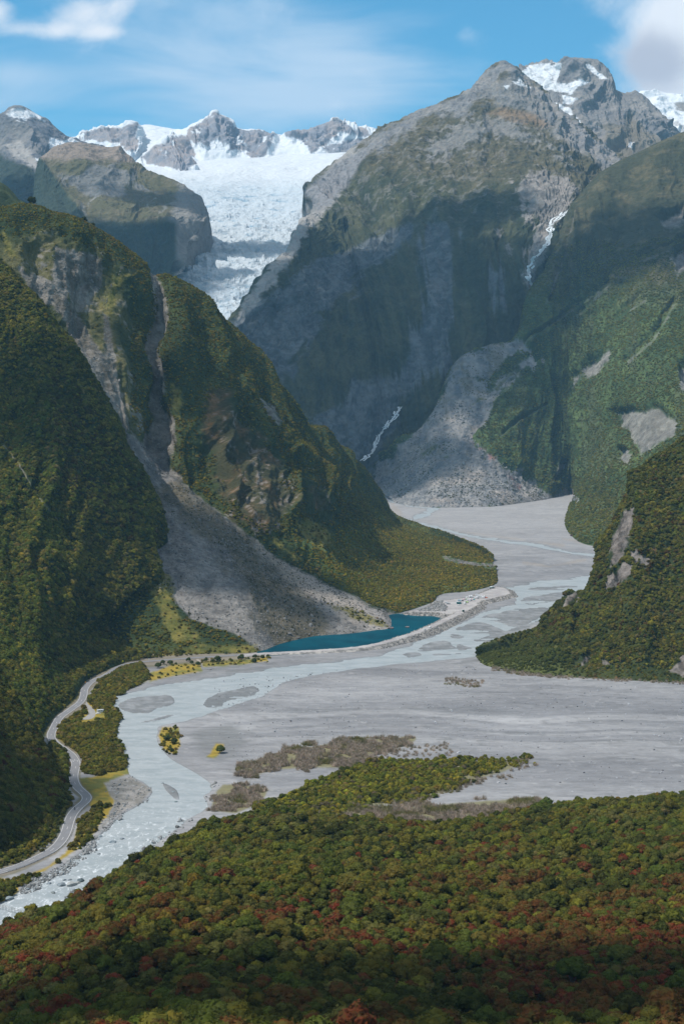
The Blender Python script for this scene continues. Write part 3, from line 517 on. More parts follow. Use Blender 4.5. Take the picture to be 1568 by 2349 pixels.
def colC(G, U, V, x, y, N):
    n = P3(G, 45, 4, 6, .6); n2 = P3(G, 11, 9, 5, .65); g = gul(G, U, V, 40, 1, 9, .4, 4, 43)
    c = lerp(c3(.030, .045, .018), c3(.06, .075, .025), sstep(n+n2*.4, -.4, .5))
    dry = sstep(sdf(x, y, [(-50, 560), (120, 530), (300, 620), (300, 980), (200, 860), (100, 700), (-50, 620)])+n*60, -30, 30); c = lerp(c, lerp(c3(.085, .085, .035), c3(.15, .13, .06), sstep(n2+n, -.4, .4)), dry*.8)
    oc = np.max([sdf(x, y, p) for p in CLIFF], 0); oc = sstep(oc+n*46+gul(G, U, V, 60, 18, 6, .5, 4, 47), -2, 24)
    c = lerp(c, lerp(c3(.055, .055, .028), c3(.15, .09, .042), sstep(n+n2*.9+fl(U, V, 22, 7, 8)*.6, -.1, .7)), oc)
    rk = sstep(n2*1.1+n*.5+fl(U, V, 25, 6, 3)*.5, .30, .55)*sstep(oc+dry, .2, .6); c = lerp(c, c3(.22, .20, .18), rk*.8)
    gr = np.max([sdf(x, y, p) for p in GRASSC], 0); grm = sstep(gr+n*14+n2*12, -3, 8)
    inf = sstep(sdf(x, y, FANC), -8, 8)
    s = sstep(scrC(x, y)+n*9+n2*6+fl(U, V, 30, 5, 6)*14*(1-sstep(sdf(x, y, FANC), -10, 5)), -2, 4)
    strip = sstep(seg(x, y, [(590, 1252), (700, 1335), (800, 1395), (880, 1435)], 12, 34)+n*12, -6, 12)  # pale pinkish right edge; its sunlit look is put into the colour
    scol = lerp(c3(.115, .11, .105), c3(.235, .22, .205), sstep(n2*1.2+g*.35+n*.4+fl(U, V, 26, 8, 2)*.7, -.5, .7)); scol = lerp(scol, c3(.36, .325, .30), strip*(.5+.5*sstep(n2, -.4, .4)))
    scol = lerp(scol, lerp(c3(.105, .095, .075), c3(.23, .21, .185), sstep(n2+n*.5+fl(U, V, 18, 4, 9)*.5, -.35, .5)), (1-inf)*.95) if True else scol
    brn = sstep(seg(x, y, [(400, 1130), (520, 1230), (620, 1340), (680, 1430)], 26, 66)+g*24+n*30+fl(U, V, 22, 8, 5)*40, -16, 24)*inf; scol = lerp(scol, lerp(c3(.075, .068, .045), c3(.13, .11, .075), sstep(n2, -.4, .4)), brn*.9)
    brn2 = sstep(seg(x, y, [(600, 1260), (700, 1340), (800, 1400)], 10, 26)+g*20+n*20, -10, 14)*inf; scol = lerp(scol, c3(.34, .29, .24), brn2*.6)
    c = lerp(c, scol, s)
    c = lerp(c, lerp(c3(.12, .12, .03), c3(.22, .18, .045), sstep(n2, -.3, .4)), grm*.85)
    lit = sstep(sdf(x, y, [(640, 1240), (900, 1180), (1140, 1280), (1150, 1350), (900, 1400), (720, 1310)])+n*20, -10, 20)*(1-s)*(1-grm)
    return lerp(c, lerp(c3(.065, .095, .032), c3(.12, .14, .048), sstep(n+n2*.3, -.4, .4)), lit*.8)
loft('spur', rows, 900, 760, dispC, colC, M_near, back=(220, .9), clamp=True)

# ---- far-left shoulder just above the spur
rows = [[(-200, 380, 2900), (-60, 405, 2900), (0, 424, 2900), (20, 440, 2900), (48, 468, 2900), (90, 500, 2900), (140, 560, 2900)],
        [(-200, 600, 2650), (-60, 600, 2650), (0, 600, 2650), (20, 610, 2650), (48, 620, 2650), (90, 640, 2650), (140, 660, 2650)]]
loft('shoulder', rows, 120, 90, lambda G, U, V: gul(G, U, V, 90, 14, 4, .5, 4, 3), lambda G, U, V, x, y, N: lerp(VEGD*np.ones_like(G), c3(.07, .085, .03), sstep(P3(G, 40, 4), -.4, .4)), M_near, back=(200, .9))

# ---- D left buttress, forested
rows = [[(-90, 545, 2150), (0, 600, 2100), (60, 674, 2080), (130, 755, 2050), (198, 858, 2010), (248, 938, 1980), (283, 1018, 1950), (328, 1088, 1920), (366, 1168, 1880), (345, 1222, 1860), (330, 1306, 1830), (290, 1352, 1810), (240, 1404, 1790)],
        [(-90, 800, 1960), (0, 820, 1950), (40, 860, 1940), (90, 920, 1910), (140, 980, 1880), (185, 1040, 1855), (225, 1100, 1835), (265, 1160, 1815), (300, 1220, 1800), (295, 1270, 1785), (280, 1330, 1770), (250, 1385, 1755), (262, 1445, 1740)],
        [(-90, 1150, 1720), (-20, 1160, 1710), (20, 1190, 1700), (60, 1230, 1690), (100, 1270, 1680), (130, 1320, 1670), (150, 1360, 1670), (180, 1400, 1670), (200, 1420, 1670), (210, 1430, 1680), (220, 1440, 1690), (236, 1455, 1700), (290, 1477, 1712)],
        [(-90, 1450, 1440), (-20, 1460, 1440), (20, 1480, 1440), (60, 1500, 1450), (90, 1520, 1460), (115, 1535, 1485), (140, 1540, 1510), (165, 1535, 1540), (190, 1522, 1570), (215, 1512, 1600), (240, 1503, 1630), (270, 1497, 1650), (318, 1493, 1690)],
        [(-90, 1772, 'g'), (-20, 1752, 'g'), (40, 1722, 'g'), (84, 1696, 'g'), (104, 1670, 'g'), (122, 1648, 'g'), (146, 1624, 'g'), (166, 1604, 'g'), (180, 1585, 'g'), (192, 1567, 'g'), (212, 1553, 'g'), (245, 1537, 'g'), (300, 1515, 'g')]]
def dispD(G, U, V):
    x, y = proj(G); lo = sstep(y, 1330, 1500)
    return (gul(G, U, V, 170, 34, 4, .5, 4, 51)+gul(G, U, V, 60, 13, 4, .6, 4, 52)+P3(G, 26, 5)*6)*(1-lo*.85)
def colD(G, U, V, x, y, N):
    n = P3(G, 40, 4, 6, .6); n2 = P3(G, 9, 9, 4)
    c = lerp(c3(.022, .034, .014), c3(.05, .065, .022), sstep(n+n2*.4, -.4, .4))
    st_ = sstep(seg(x, y, [(0, 1010), (40, 1060), (80, 1130), (130, 1190)], 6)+n*14, -3, 6); c = lerp(c, c3(.17, .15, .04), st_*.8)
    return lerp(c, c3(.20, .19, .17), sstep(seg(x, y, [(0, 1012), (42, 1064), (95, 1150), (135, 1195)], 1.4)+n2*2, -.5, 1.5)*.8)
loft('buttress', rows, 420, 640, dispD, colD, M_near, back=(160, 1.0), clamp=True)

# ---- H right-hand hill
rows = [[(1090, 1500, 'g'), (1103, 1490, 1690), (1170, 1468, 1740), (1228, 1444, 1790), (1268, 1408, 1815), (1305, 1374, 1830), (1352, 1352, 1850), (1384, 1296, 1860), (1398, 1224, 1860), (1420, 1164, 1860), (1450, 1108, 1860), (1475, 1072, 1865), (1532, 1030, 1870), (1578, 1000, 1880), (1700, 930, 1900)],
        [(1092, 1507, 'g'), (1110, 1503, 1665), (1165, 1492, 1695), (1205, 1482, 1705), (1242, 1466, 1710), (1280, 1448, 1710), (1330, 1440, 1710), (1362, 1400, 1715), (1388, 1360, 1715), (1418, 1320, 1715), (1450, 1280, 1715), (1490, 1255, 1715), (1540, 1240, 1715), (1590, 1220, 1715), (1700, 1180, 1710)],
        [(1094, 1511, 'g'), (1110, 1514, 1650), (1152, 1518, 1642), (1182, 1520, 1632), (1222, 1520, 1622), (1262, 1520, 1612), (1305, 1515, 1605), (1342, 1500, 1605), (1378, 1485, 1605), (1412, 1470, 1605), (1448, 1455, 1605), (1488, 1440, 1605), (1535, 1430, 1605), (1585, 1425, 1600), (1700, 1410, 1600)],
        [(1097, 1516, 'g'), (1108, 1526, 'g'), (1130, 1533, 'g'), (1160, 1539, 'g'), (1200, 1545, 'g'), (1240, 1550, 'g'), (1280, 1553, 'g'), (1320, 1556, 'g'), (1360, 1558, 'g'), (1400, 1560, 'g'), (1440, 1562, 'g'), (1480, 1564, 'g'), (1530, 1566, 'g'), (1580, 1567, 'g'), (1700, 1570, 'g')]]
ROCKH = [[(1395, 1310), (1402, 1240), (1425, 1180), (1455, 1165), (1450, 1210), (1438, 1250), (1420, 1290)], [(1388, 1350), (1395, 1325), (1430, 1290), (1450, 1296), (1440, 1330), (1415, 1345)], [(1300, 1365), (1320, 1358), (1330, 1370), (1290, 1395)], [(1470, 1275), (1490, 1280), (1480, 1300), (1465, 1295)],
         [(1320, 1520), (1350, 1495), (1358, 1515), (1335, 1530)], [(1375, 1512), (1400, 1512), (1400, 1528), (1380, 1528)], [(1535, 1540), (1568, 1500), (1590, 1510), (1590, 1560)], [(1520, 1240), (1540, 1245), (1525, 1262)], [(1448, 1268), (1462, 1255), (1465, 1290), (1452, 1300)]]
def dispH(G, U, V):
    x, y = proj(G); r = sstep(np.max([sdf(x, y, p) for p in ROCKH], 0), -3, 8)
    return sstep(x, 1100, 1300)*(gul(G, U, V, 110, 19, 4, .5, 4, 61)+gul(G, U, V, 45, 8, 4, .6, 4, 62)+P3(G, 20, 5)*4)+r*(4+ridged(G/13, 4, .6)*4)
def colH(G, U, V, x, y, N):
    n = P3(G, 30, 4, 6, .6); n2 = P3(G, 8, 9, 4); r = sstep(np.max([sdf(x, y, p) for p in ROCKH], 0)+n*16+n2*10, -2, 5)
    c = lerp(c3(.03, .042, .016), c3(.065, .075, .025), sstep(n+n2*.4, -.4, .4)); c = lerp(c, c3(.19, .10, .05), sstep(n2+n, .5, .8)*.7)
    ap = sstep(1330-x+n*30, -20, 60)*sstep(y, 1440, 1500); c = lerp(c, c3(.11, .12, .035), ap*.7)
    return lerp(c, lerp(c3(.10, .085, .075), c3(.22, .19, .17), sstep(n2+n*.6, -.4, .5)), r)
loft('hill', rows, 420, 330, dispH, colH, M_near, back=(200, .9), clamp=True)

# ---- E near left bank, dark forest above the road
Eb = [(-120, 1500, 1260), (-20, 1520, 1240), (24, 1596, 1210), (60, 1650, 1190), (92, 1700, 1170), (118, 1760, 1120), (136, 1812, 1080), (136, 1858, 1043), (128, 1898, 1012), (96, 1950, 965), (44, 1988, 936), (-50, 2012, 915)]
rows = [Eb,
        [(-220, 1440, 1230), (-110, 1480, 1210), (-60, 1560, 1170), (-20, 1640, 1140), (10, 1710, 1110), (40, 1770, 1070), (55, 1820, 1035), (60, 1860, 1005), (50, 1900, 980), (30, 1945, 945), (-20, 1985, 922), (-100, 2020, 902)],
        [(-420, 1300, 1200), (-330, 1380, 1170), (-250, 1450, 1120), (-200, 1540, 1080), (-160, 1630, 1040), (-120, 1700, 1000), (-90, 1770, 975), (-70, 1830, 955), (-70, 1880, 935), (-80, 1940, 915), (-120, 1990, 900), (-200, 2030, 885)]]
def loftE():
    R = np.array([[at(*p) for p in r] for r in rows]); return R
loft('bank', [rows[2], rows[1], rows[0]], 160, 160, lambda G, U, V: P3(G, 40, 3)*3, lambda G, U, V, x, y, N: lerp(VEGD*np.ones_like(G), c3(.05, .06, .025), sstep(P3(G, 12, 4), -.4, .4)), M_near, back=(10, -1.5))

# ================================================================== VALLEY FLOOR, RIVER, LAKE
M_gravel = terrain_mat('gravel', 6, .25, .6, stretch=(.35, 1, 1), fine=1.6)
RIV = cr([(-60, 2095), (0, 2074), (40, 2052), (70, 2030), (125, 2000), (165, 1975), (200, 1950), (235, 1915), (280, 1872), (325, 1843), (350, 1817), (325, 1792), (295, 1775), (286, 1720), (270, 1694), (254, 1680), (272, 1652), (257, 1607), (300, 1590), (360, 1578), (450, 1562), (550, 1545), (650, 1532), (740, 1522), (830, 1512), (878, 1504), (905, 1492), (960, 1473), (1050, 1434), (1115, 1404), (1172, 1389), (1183, 1373), (1155, 1352), (1230, 1342), (1390, 1322), (1480, 1315),
          (1480, 1345), (1390, 1350), (1310, 1372), (1260, 1402), (1235, 1425), (1200, 1442), (1110, 1472), (1092, 1488), (1094, 1503), (1040, 1512), (940, 1520), (820, 1533), (700, 1552), (645, 1567), (632, 1578), (600, 1597), (500, 1627), (435, 1652), (372, 1664), (358, 1677), (365, 1712), (390, 1742), (435, 1767), (480, 1797), (486, 1815), (468, 1828), (475, 1852), (430, 1880), (370, 1925), (290, 1985), (230, 2030), (120, 2085), (40, 2125), (-60, 2165)], 3, True)
BARS = [cr(p, 3, True) for p in [[(270, 1617), (300, 1602), (345, 1597), (390, 1595), (400, 1618), (360, 1628), (315, 1638), (285, 1632)], [(465, 1615), (480, 1600), (520, 1585), (583, 1574), (588, 1590), (500, 1620), (470, 1622)], [(318, 1658), (355, 1646), (405, 1636), (392, 1645), (345, 1658)],
        [(952, 1491), (965, 1480), (1018, 1470), (1042, 1483), (1038, 1491), (968, 1495)], [(1044, 1477), (1058, 1477), (1086, 1488), (1048, 1493)], [(1034, 1451), (1064, 1460), (1052, 1466), (1031, 1461)], [(1042, 1447), (1058, 1436), (1090, 1426), (1118, 1430), (1158, 1447), (1160, 1453), (1118, 1456), (1068, 1453)],
        [(1102, 1416), (1130, 1407), (1190, 1395), (1262, 1393), (1232, 1422), (1180, 1440), (1140, 1427)], [(1090, 1466), (1200, 1434), (1240, 1422), (1205, 1446), (1110, 1474)], [(985, 1500), (1060, 1497), (1080, 1500), (1000, 1504)], [(1200, 1350), (1300, 1343), (1330, 1346), (1240, 1356)], [(1190, 1375), (1250, 1362), (1310, 1358), (1280, 1378), (1215, 1386)],
        [(922, 1500), (948, 1494), (965, 1502), (935, 1508)], [(370, 1795), (405, 1812), (415, 1835), (395, 1830)]]]
STRM = [([(1480, 1285), (1385, 1277), (1310, 1268), (1230, 1252), (1150, 1241), (1100, 1234), (1050, 1224), (1000, 1211), (905, 1184)], 2.6, 1.3), ([(895, 1146), (940, 1157), (985, 1163), (1005, 1166)], 4.5, 3), ([(1000, 1166), (985, 1172), (980, 1180), (950, 1188)], 4.5, 4), ([(1390, 1318), (1290, 1335), (1180, 1347)], 3, 3)]
def rivd(x, y):
    r = sdf(x, y, RIV); b = np.max([sdf(x, y, p) for p in BARS], 0)
    r = np.minimum(r, -b)
    return np.maximum(r, np.max([seg(x, y, l, a, b2) for l, a, b2 in STRM], 0))
LAKE = cr([(586, 1500), (600, 1490), (640, 1479), (718, 1460), (800, 1454), (858, 1447), (893, 1445), (902, 1438), (893, 1424), (905, 1414), (960, 1410), (1022, 1411), (1030, 1416), (1000, 1432), (950, 1456), (900, 1474), (850, 1485), (780, 1493), (700, 1498), (620, 1503)], 2, True)
ROADN = [(-40, 2012), (0, 2001), (30, 1993), (60, 1981), (92, 1966), (120, 1951), (140, 1931), (152, 1909), (158, 1887), (166, 1869), (180, 1853), (197, 1839), (200, 1829), (191, 1819), (178, 1808), (170, 1793), (169, 1777), (173.6, 1761), (173.6, 1749), (164, 1733), (148, 1720), (132, 1710), (120, 1698), (117, 1686), (123, 1672), (136, 1648), (153, 1635), (171, 1622), (185, 1611), (191.7, 1597), (194, 1582), (203, 1570), (216, 1561), (235, 1553), (248, 1547), (263, 1536), (277, 1529), (300, 1522), (332, 1518.5)]
ROADF = [(332, 1518.5), (400, 1513), (480, 1507.5), (560, 1502.5), (600, 1500)]
PULL = [(198, 1610), (203, 1616), (212, 1624), (219, 1634), (217, 1644), (207, 1650), (193, 1651), (188, 1650), (197, 1644), (203, 1637), (201, 1628), (196, 1620)]
VS1 = [(330, 1524), (346, 1560), (310, 1575), (260, 1602), (268, 1625), (275, 1652), (254, 1682), (270, 1692), (285, 1720), (288, 1765), (235, 1782), (193, 1775), (192, 1755), (178, 1733), (152, 1712), (132, 1697), (126, 1682), (134, 1662), (160, 1648), (190, 1625), (206, 1600), (222, 1572), (262, 1550), (290, 1534)]
VS2 = [(210, 1852), (226, 1836), (252, 1842), (240, 1880), (218, 1912), (182, 1950), (112, 1997), (60, 2028), (40, 2042), (18, 2018), (70, 2004), (112, 1984), (146, 1960), (170, 1925), (180, 1885)]
VS3 = [(-60, 2024), (0, 2014), (34, 2020), (46, 2044), (25, 2066), (-60, 2092)]
GRS = [[(343, 1566), (400, 1552), (463, 1541), (459, 1524), (400, 1522), (343, 1545)], [(466, 1531), (577, 1523), (618, 1520), (612, 1506), (458, 1513)], [(343, 1512), (433, 1503), (592, 1498), (588, 1478), (520, 1476), (430, 1486), (350, 1500)], [(185, 1790), (290, 1762), (297, 1776), (250, 1792), (268, 1830), (250, 1880), (222, 1892), (205, 1850)],
       [(370, 1668), (412, 1668), (410, 1690), (415, 1712), (402, 1735), (374, 1722), (362, 1690)], [(473, 1738), (495, 1706), (516, 1706), (517, 1722), (490, 1742)], VS1, VS2, VS3]
ISG = [(560, 1880), (590, 1850), (640, 1830), (697, 1806), (769, 1776), (854, 1754), (914, 1744), (1034, 1744), (1154, 1744), (1214, 1732), (1222, 1742), (1154, 1774), (1064, 1795), (1022, 1815), (960, 1842), (853, 1850), (733, 1880)]
ISB = [[(542, 1778), (584, 1744), (674, 1720), (794, 1700), (878, 1694), (950, 1697), (940, 1708), (854, 1732), (794, 1763), (686, 1763), (626, 1772), (578, 1786)], [(490, 1830), (512, 1802), (614, 1812), (600, 1840), (540, 1866), (488, 1862)], [(700, 1892), (850, 1856), (1000, 1848), (1240, 1835), (1240, 1850), (1140, 1876), (1016, 1895), (850, 1896)]]
FOR = [(-300, 2200), (-100, 2168), (0, 2138), (60, 2114), (130, 2092), (190, 2060), (250, 2028), (300, 1992), (370, 1958), (440, 1920), (480, 1898), (560, 1884), (650, 1872), (800, 1886), (900, 1896), (1000, 1900), (1140, 1882), (1240, 1856), (1400, 1846), (1568, 1832), (1800, 1815)]
FORW = gnd(*np.array(FOR, float).T)
def yb(x): return np.interp(x, FORW[:, 0], FORW[:, 1])
def forest_z(x, y):
    d = yb(x)-y; P = np.stack([x, y, 0*x], -1)
    return floor_z(y)+.185*np.clip(d, 0, 560)+.33*np.clip(d-560, 0, None)+sstep(d, 0, 120)*(fbm(P/140, 3)*9-2)

vx = np.arange(-260, 1830, 3.0)
vy = np.concatenate([np.arange(1080, 1540, 1.6), np.arange(1540, 2250, 2.6)])
gx, gy = np.meshgrid(vx, vy); G = gnd(gx, gy)
P = G.copy()
nz = fbm(P/60, 5, .55); nz2 = fbm(P/9, 4, .6); wq = fbm(P/130, 3, seed=6); rx_ = P[..., 0]*.97-P[..., 1]*.24*sstep(P[..., 0], -50, 300); ry_ = P[..., 1]+P[..., 0]*.10*sstep(P[..., 0], 0, 300)+wq*38
ns = fbm(np.stack([rx_/70, ry_/21, 0*rx_], -1), 6, .6, seed=5); nw = fbm(P/25, 4, seed=2)
bw = fbm(np.stack([P[..., 0]/60, P[..., 1]/26, P[..., 0]*0], -1), 5, .6, seed=9)
dip = np.minimum(rivd(gx+nw*6, gy+nw*2.4+bw*4*sstep(gy, 1700, 1600)), 6.0)+bw*2.6*sstep(gy, 1700, 1640)*(rivd(gx, gy) > -6)
off = .45+nz*.35+ns*.45+nz2*.16-sstep(dip, -2.2, 1.6)*1.15
barm = np.max([sdf(gx, gy, p) for p in BARS], 0); off = off-.22*sstep(barm, -3, 1)+.5*bw*sstep(barm, -4, 1); lk = sdf(gx, gy, LAKE); off = off-sstep(lk, -3, 3)*2.5
dF = yb(G[..., 0])-G[..., 1]
off = np.where(dF > 0, off*np.clip(1-dF/20, 0, 1)-np.clip(dF/10, 0, 6), off)
rd = np.maximum(seg(gx, gy, ROADN+ROADF, 22), sdf(gx, gy, PULL)+8); off = off*(1-sstep(rd, 0, 14))+.0*rd+.1*sstep(rd, 0, 14)
G[..., 2] += off
# colour of the ground itself
gr = lerp(c3(.245, .245, .255), c3(.36, .355, .36), sstep(ns+nz*.4, -.5, .5))
gr = lerp(gr, c3(.15, .155, .16), sstep(ridged(np.stack([rx_/120, ry_/26, 0*rx_], -1), 4, seed=3)+nz2*.3, .52, .85)*.5)
gr = lerp(gr, c3(.17, .17, .17), sstep(ns*1.1+nz2*.7, .34, .8)*.6); gr = gr*(1+wq*.22)[..., None]
gr = lerp(gr, c3(.44, .43, .42), sstep(nz2*1.2-ns*.3, .42, .8)*.5)
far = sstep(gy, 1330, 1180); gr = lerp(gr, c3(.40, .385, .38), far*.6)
gr = lerp(gr, c3(.36, .31, .26), sstep(np.max([seg(gx, gy, l, w) for l, w in (([(1000, 1215), (1100, 1226), (1200, 1240), (1290, 1252)], 3), ([(900, 1160), (915, 1180)], 8), ([(1200, 1290), (1260, 1300), (1340, 1285)], 5), ([(1290, 1235), (1400, 1262)], 4))], 0)+nz*6, -1, 5)*.5)
wet = np.max([seg(gx, gy, l, w) for l, w in (([(385, 1568), (421, 1559), (457, 1547), (493, 1537), (529, 1531), (577, 1526), (605, 1522)], 3.0), ([(520, 1543), (640, 1528)], 3), ([(1100, 1515), (1060, 1520)], 4))], 0)
wet = np.maximum(wet, sdf(gx, gy, [(420, 1660), (520, 1630), (560, 1650), (620, 1720), (560, 1770), (500, 1790), (430, 1740)])*.14-2+nz*4)
gr = lerp(gr, c3(.20, .205, .205), sstep(wet+nz*4, -1, 4)*.7)
shallow = sstep(dip, -5, .5); gr = lerp(gr, c3(.20, .22, .23), shallow*.6)
bar = np.max([sdf(gx+nw*5, gy+nw*3+bw*5, p) for p in BARS], 0)+bw*3; gr = lerp(gr, lerp(c3(.19, .20, .205), c3(.30, .31, .32), sstep(ns+nz2, -.2, .5)), sstep(bar, -1, 2)*.85)
gy_ = np.max([sdf(gx, gy, p) for p in GRS], 0); gm = sstep(gy_+nz*6+nz2*3, -1.5, 3)
gr = lerp(gr, lerp(c3(.31, .225, .04), c3(.16, .16, .045), sstep(nz+nz2, -.2, .5)), gm)
fr = np.max([sdf(gx, gy, p) for p in ISB+[ISG]], 0); gr = lerp(gr, c3(.22, .20, .10), sstep(fr+nz*8, -2, 3)*.9)
gr = lerp(gr, c3(.04, .05, .022), sstep(dF+nw*10, -8, 3)[...])
left = sstep(sdf(gx, gy, [(-300, 2100), (-300, 1400), (330, 1400), (330, 1520), (240, 1550), (200, 1570), (190, 1600), (120, 1650), (100, 1700), (150, 1740), (150, 1800), (165, 1840), (130, 1920), (60, 1975), (-10, 1995)]), -2, 2); gr = lerp(gr, c3(.045, .055, .022), left)
sh = seg(gx, gy, ROADN+ROADF, 9+7*1); gr = lerp(gr, c3(.15, .13, .05), sstep(sh+nz*5, 0, 4)*.7*(1-sstep(sdf(gx, gy, [(560, 1480), (1300, 1300), (1300, 1600), (560, 1600)]), -2, 2))); gr = lerp(gr, c3(.27, .235, .20), sstep(sh-5+nz2*4, 0, 3)*.7)
PEB = [(238, 1798), (300, 1783), (348, 1815), (325, 1842), (280, 1870), (245, 1895), (225, 1905), (262, 1842)]
pb = sstep(sdf(gx, gy, PEB)+nz*12, -2, 4); gr = lerp(gr, lerp(c3(.22, .21, .19), c3(.34, .32, .30), sstep(nz2, -.4, .4)), pb)
gr = gr*(1-.14*(gm < .5))[..., None]
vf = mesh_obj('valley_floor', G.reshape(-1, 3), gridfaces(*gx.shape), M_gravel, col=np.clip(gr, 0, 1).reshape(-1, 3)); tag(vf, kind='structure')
# ground to the horizon, under everything
a = 40000; gp = mesh_obj('ground', [(-a, -a, -90), (a, -a, -90), (a, a, -90), (-a, a, -90)], [(0, 1, 2, 3)], flat_mat('ground_soil', (.08, .09, .05), .95)); tag(gp, kind='structure')

def water_mat(name, deep, light, bump, bs, rough, foam=None, spec=.35, ior=1.15):
    m = bpy.data.materials.new(name); m.use_nodes = True; nt = m.node_tree; b = nt.nodes['Principled BSDF']
    ge = node(nt, 'ShaderNodeNewGeometry'); mp = node(nt, 'ShaderNodeMapping'); nt.links.new(ge.outputs['Position'], mp.inputs[0]); mp.inputs['Scale'].default_value = bs; mp.inputs['Rotation'].default_value = (0, 0, .5)
    n = node(nt, 'ShaderNodeTexNoise'); nt.links.new(mp.outputs[0], n.inputs['Vector']); n.inputs['Scale'].default_value = 1; n.inputs['Detail'].default_value = 7; n.inputs['Roughness'].default_value = .62; n.inputs['Distortion'].default_value = .5
    c = mixc(nt, smooth(nt, n.outputs[0], .33, .66), deep, light)
    if foam:
        at_ = node(nt, 'ShaderNodeAttribute', attribute_name='Col')
        mp2 = node(nt, 'ShaderNodeMapping'); nt.links.new(ge.outputs['Position'], mp2.inputs[0]); mp2.inputs['Scale'].default_value = (.28, .16, .3)
        n2 = node(nt, 'ShaderNodeTexNoise'); nt.links.new(mp2.outputs[0], n2.inputs['Vector']); n2.inputs['Detail'].default_value = 8; n2.inputs['Roughness'].default_value = .7; n2.inputs['Scale'].default_value = 1; n2.inputs['Distortion'].default_value = .8
        fo = math_(nt, 'MULTIPLY', smooth(nt, n2.outputs[0], .52, .66), at_.outputs['Fac'])
        c = mixc(nt, fo, c, foam)
    nt.links.new(c, b.inputs['Base Color']); b.inputs['Roughness'].default_value = rough; b.inputs['Specular IOR Level'].default_value = spec; b.inputs['IOR'].default_value = ior
    bp = node(nt, 'ShaderNodeBump'); bp.inputs['Distance'].default_value = bump; nt.links.new(n.outputs[0], bp.inputs['Height']); nt.links.new(bp.outputs[0], b.inputs['Normal'])
    return m
M_river = water_mat('river_water', (.285, .32, .335), (.37, .40, .415), .35, (.05, .12, .1), .5, foam=(.70, .73, .75))
M_lake = water_mat('lake_water', (.003, .045, .068), (.004, .075, .105), .05, (.02, .02, .1), .35, spec=.25, ior=1.06)
mask = rivd(gx, gy) > -9
def sub_sheet(name, mask, z, mat, fac):
    H = gnd(gx, gy, z); idx = -np.ones(gx.size, int); f = gridfaces(*gx.shape); mk_ = mask.ravel(); f = f[mk_[f].any(1)]
    u = np.unique(f); idx[u] = np.arange(len(u)); 
    fc = np.repeat(fac.ravel()[u][:, None], 3, 1)
    return tag(mesh_obj(name, H.reshape(-1, 3)[u], idx[f], mat, col=fc), kind='structure')
rapid = sstep(gy+nz*40, 1800, 1960)*(1-.5*sstep(gx, 380, 470))
sub_sheet('river', mask, 0.0, M_river, np.clip(.08+rapid*.8, 0, 1)*(gy > 1560)+.03)
LW = gnd(*np.array([(584, 1502), (600, 1486), (718, 1454), (893, 1438), (885, 1410), (960, 1404), (1040, 1406), (1034, 1421), (1000, 1437), (950, 1460), (900, 1477), (850, 1489), (780, 1496), (700, 1501.5), (620, 1504)], float).T, .5)
tag(mesh_obj('lake', LW, [tuple(range(len(LW)))], M_lake, smoothf=False), kind='structure')

# ---- raised embankment carrying the gravel track, and the car park
CW = np.array([(560, 1503, 1.2), (600, 1499, 1.6), (700, 1494, 2.2), (800, 1487, 3.0), (860, 1478.5, 4.0), (920, 1462, 5.0), (970, 1445, 5.5), (1020, 1422, 5.5), (1060, 1402, 5.5), (1090, 1386, 5.5)])
CWc = cr(CW, 5)
CWw = np.array([gnd(a, b, c) for a, b, c in CWc]); 
PK = [(940, 1402), (985, 1394), (1003, 1379), (1060, 1373), (1085, 1368), (1120, 1353), (1142, 1345), (1163, 1351), (1171, 1362), (1135, 1371), (1104, 1378), (1080, 1391), (1050, 1406), (1025, 1409), (1000, 1404), (965, 1404)]
PKw = gnd(*np.array(PK, float).T, 4.5)[:, :2]
ex, ey = np.meshgrid(np.arange(-150, 260, 1.6), np.arange(1590, 2330, 1.8))
h = np.full(ex.shape, -10.0); half = 5.0
for i in range(len(CWw)-1):
    a_, b_ = CWw[i], CWw[i+1]; e = b_[:2]-a_[:2]; t = np.clip(((ex-a_[0])*e[0]+(ey-a_[1])*e[1])/(e@e), 0, 1)
    d = np.hypot(ex-a_[0]-e[0]*t, ey-a_[1]-e[1]*t); hh = CWc[i, 2]+(CWc[i+1, 2]-CWc[i, 2])*t
    h = np.maximum(h, hh-np.clip(d-half, 0, 60)*.5)
sp = sdf(ex, ey, PKw); h = np.maximum(h, 4.5-np.clip(-sp, 0, 60)*.42)
E = np.stack([ex, ey, floor_z(ey)], -1); en = fbm(E/14, 4, .6); en2 = fbm(E/3.5, 3, .6)
top = sstep(sp, -1, 2); dtop = np.full(ex.shape, 1e9)
for i in range(len(CWw)-1):
    a_, b_ = CWw[i], CWw[i+1]; e = b_[:2]-a_[:2]; t = np.clip(((ex-a_[0])*e[0]+(ey-a_[1])*e[1])/(e@e), 0, 1); dtop = np.minimum(dtop, np.hypot(ex-a_[0]-e[0]*t, ey-a_[1]-e[1]*t))
top = np.maximum(top, sstep(dtop, half+1, half-1.5))
E[..., 2] += h+(1-top)*(en*.7+en2*.6)+top*en*.08
ec = lerp(lerp(c3(.15, .145, .14), c3(.40, .37, .34), sstep(en2*1.3+en*.5, -.4, .5)), lerp(c3(.33, .31, .31), c3(.42, .40, .39), sstep(en, -.4, .4)), top)
f = gridfaces(*ex.shape); keep = (h.ravel()[f] > -1.2).any(1); f = f[keep]; u = np.unique(f); ix = -np.ones(ex.size, int); ix[u] = np.arange(len(u))
M_bank = terrain_mat('bank_rubble', 3, .22, .35, fine=1.2)
tag(mesh_obj('embankment', E.reshape(-1, 3)[u], ix[f], M_bank, col=ec.reshape(-1, 3)[u]), kind='structure')
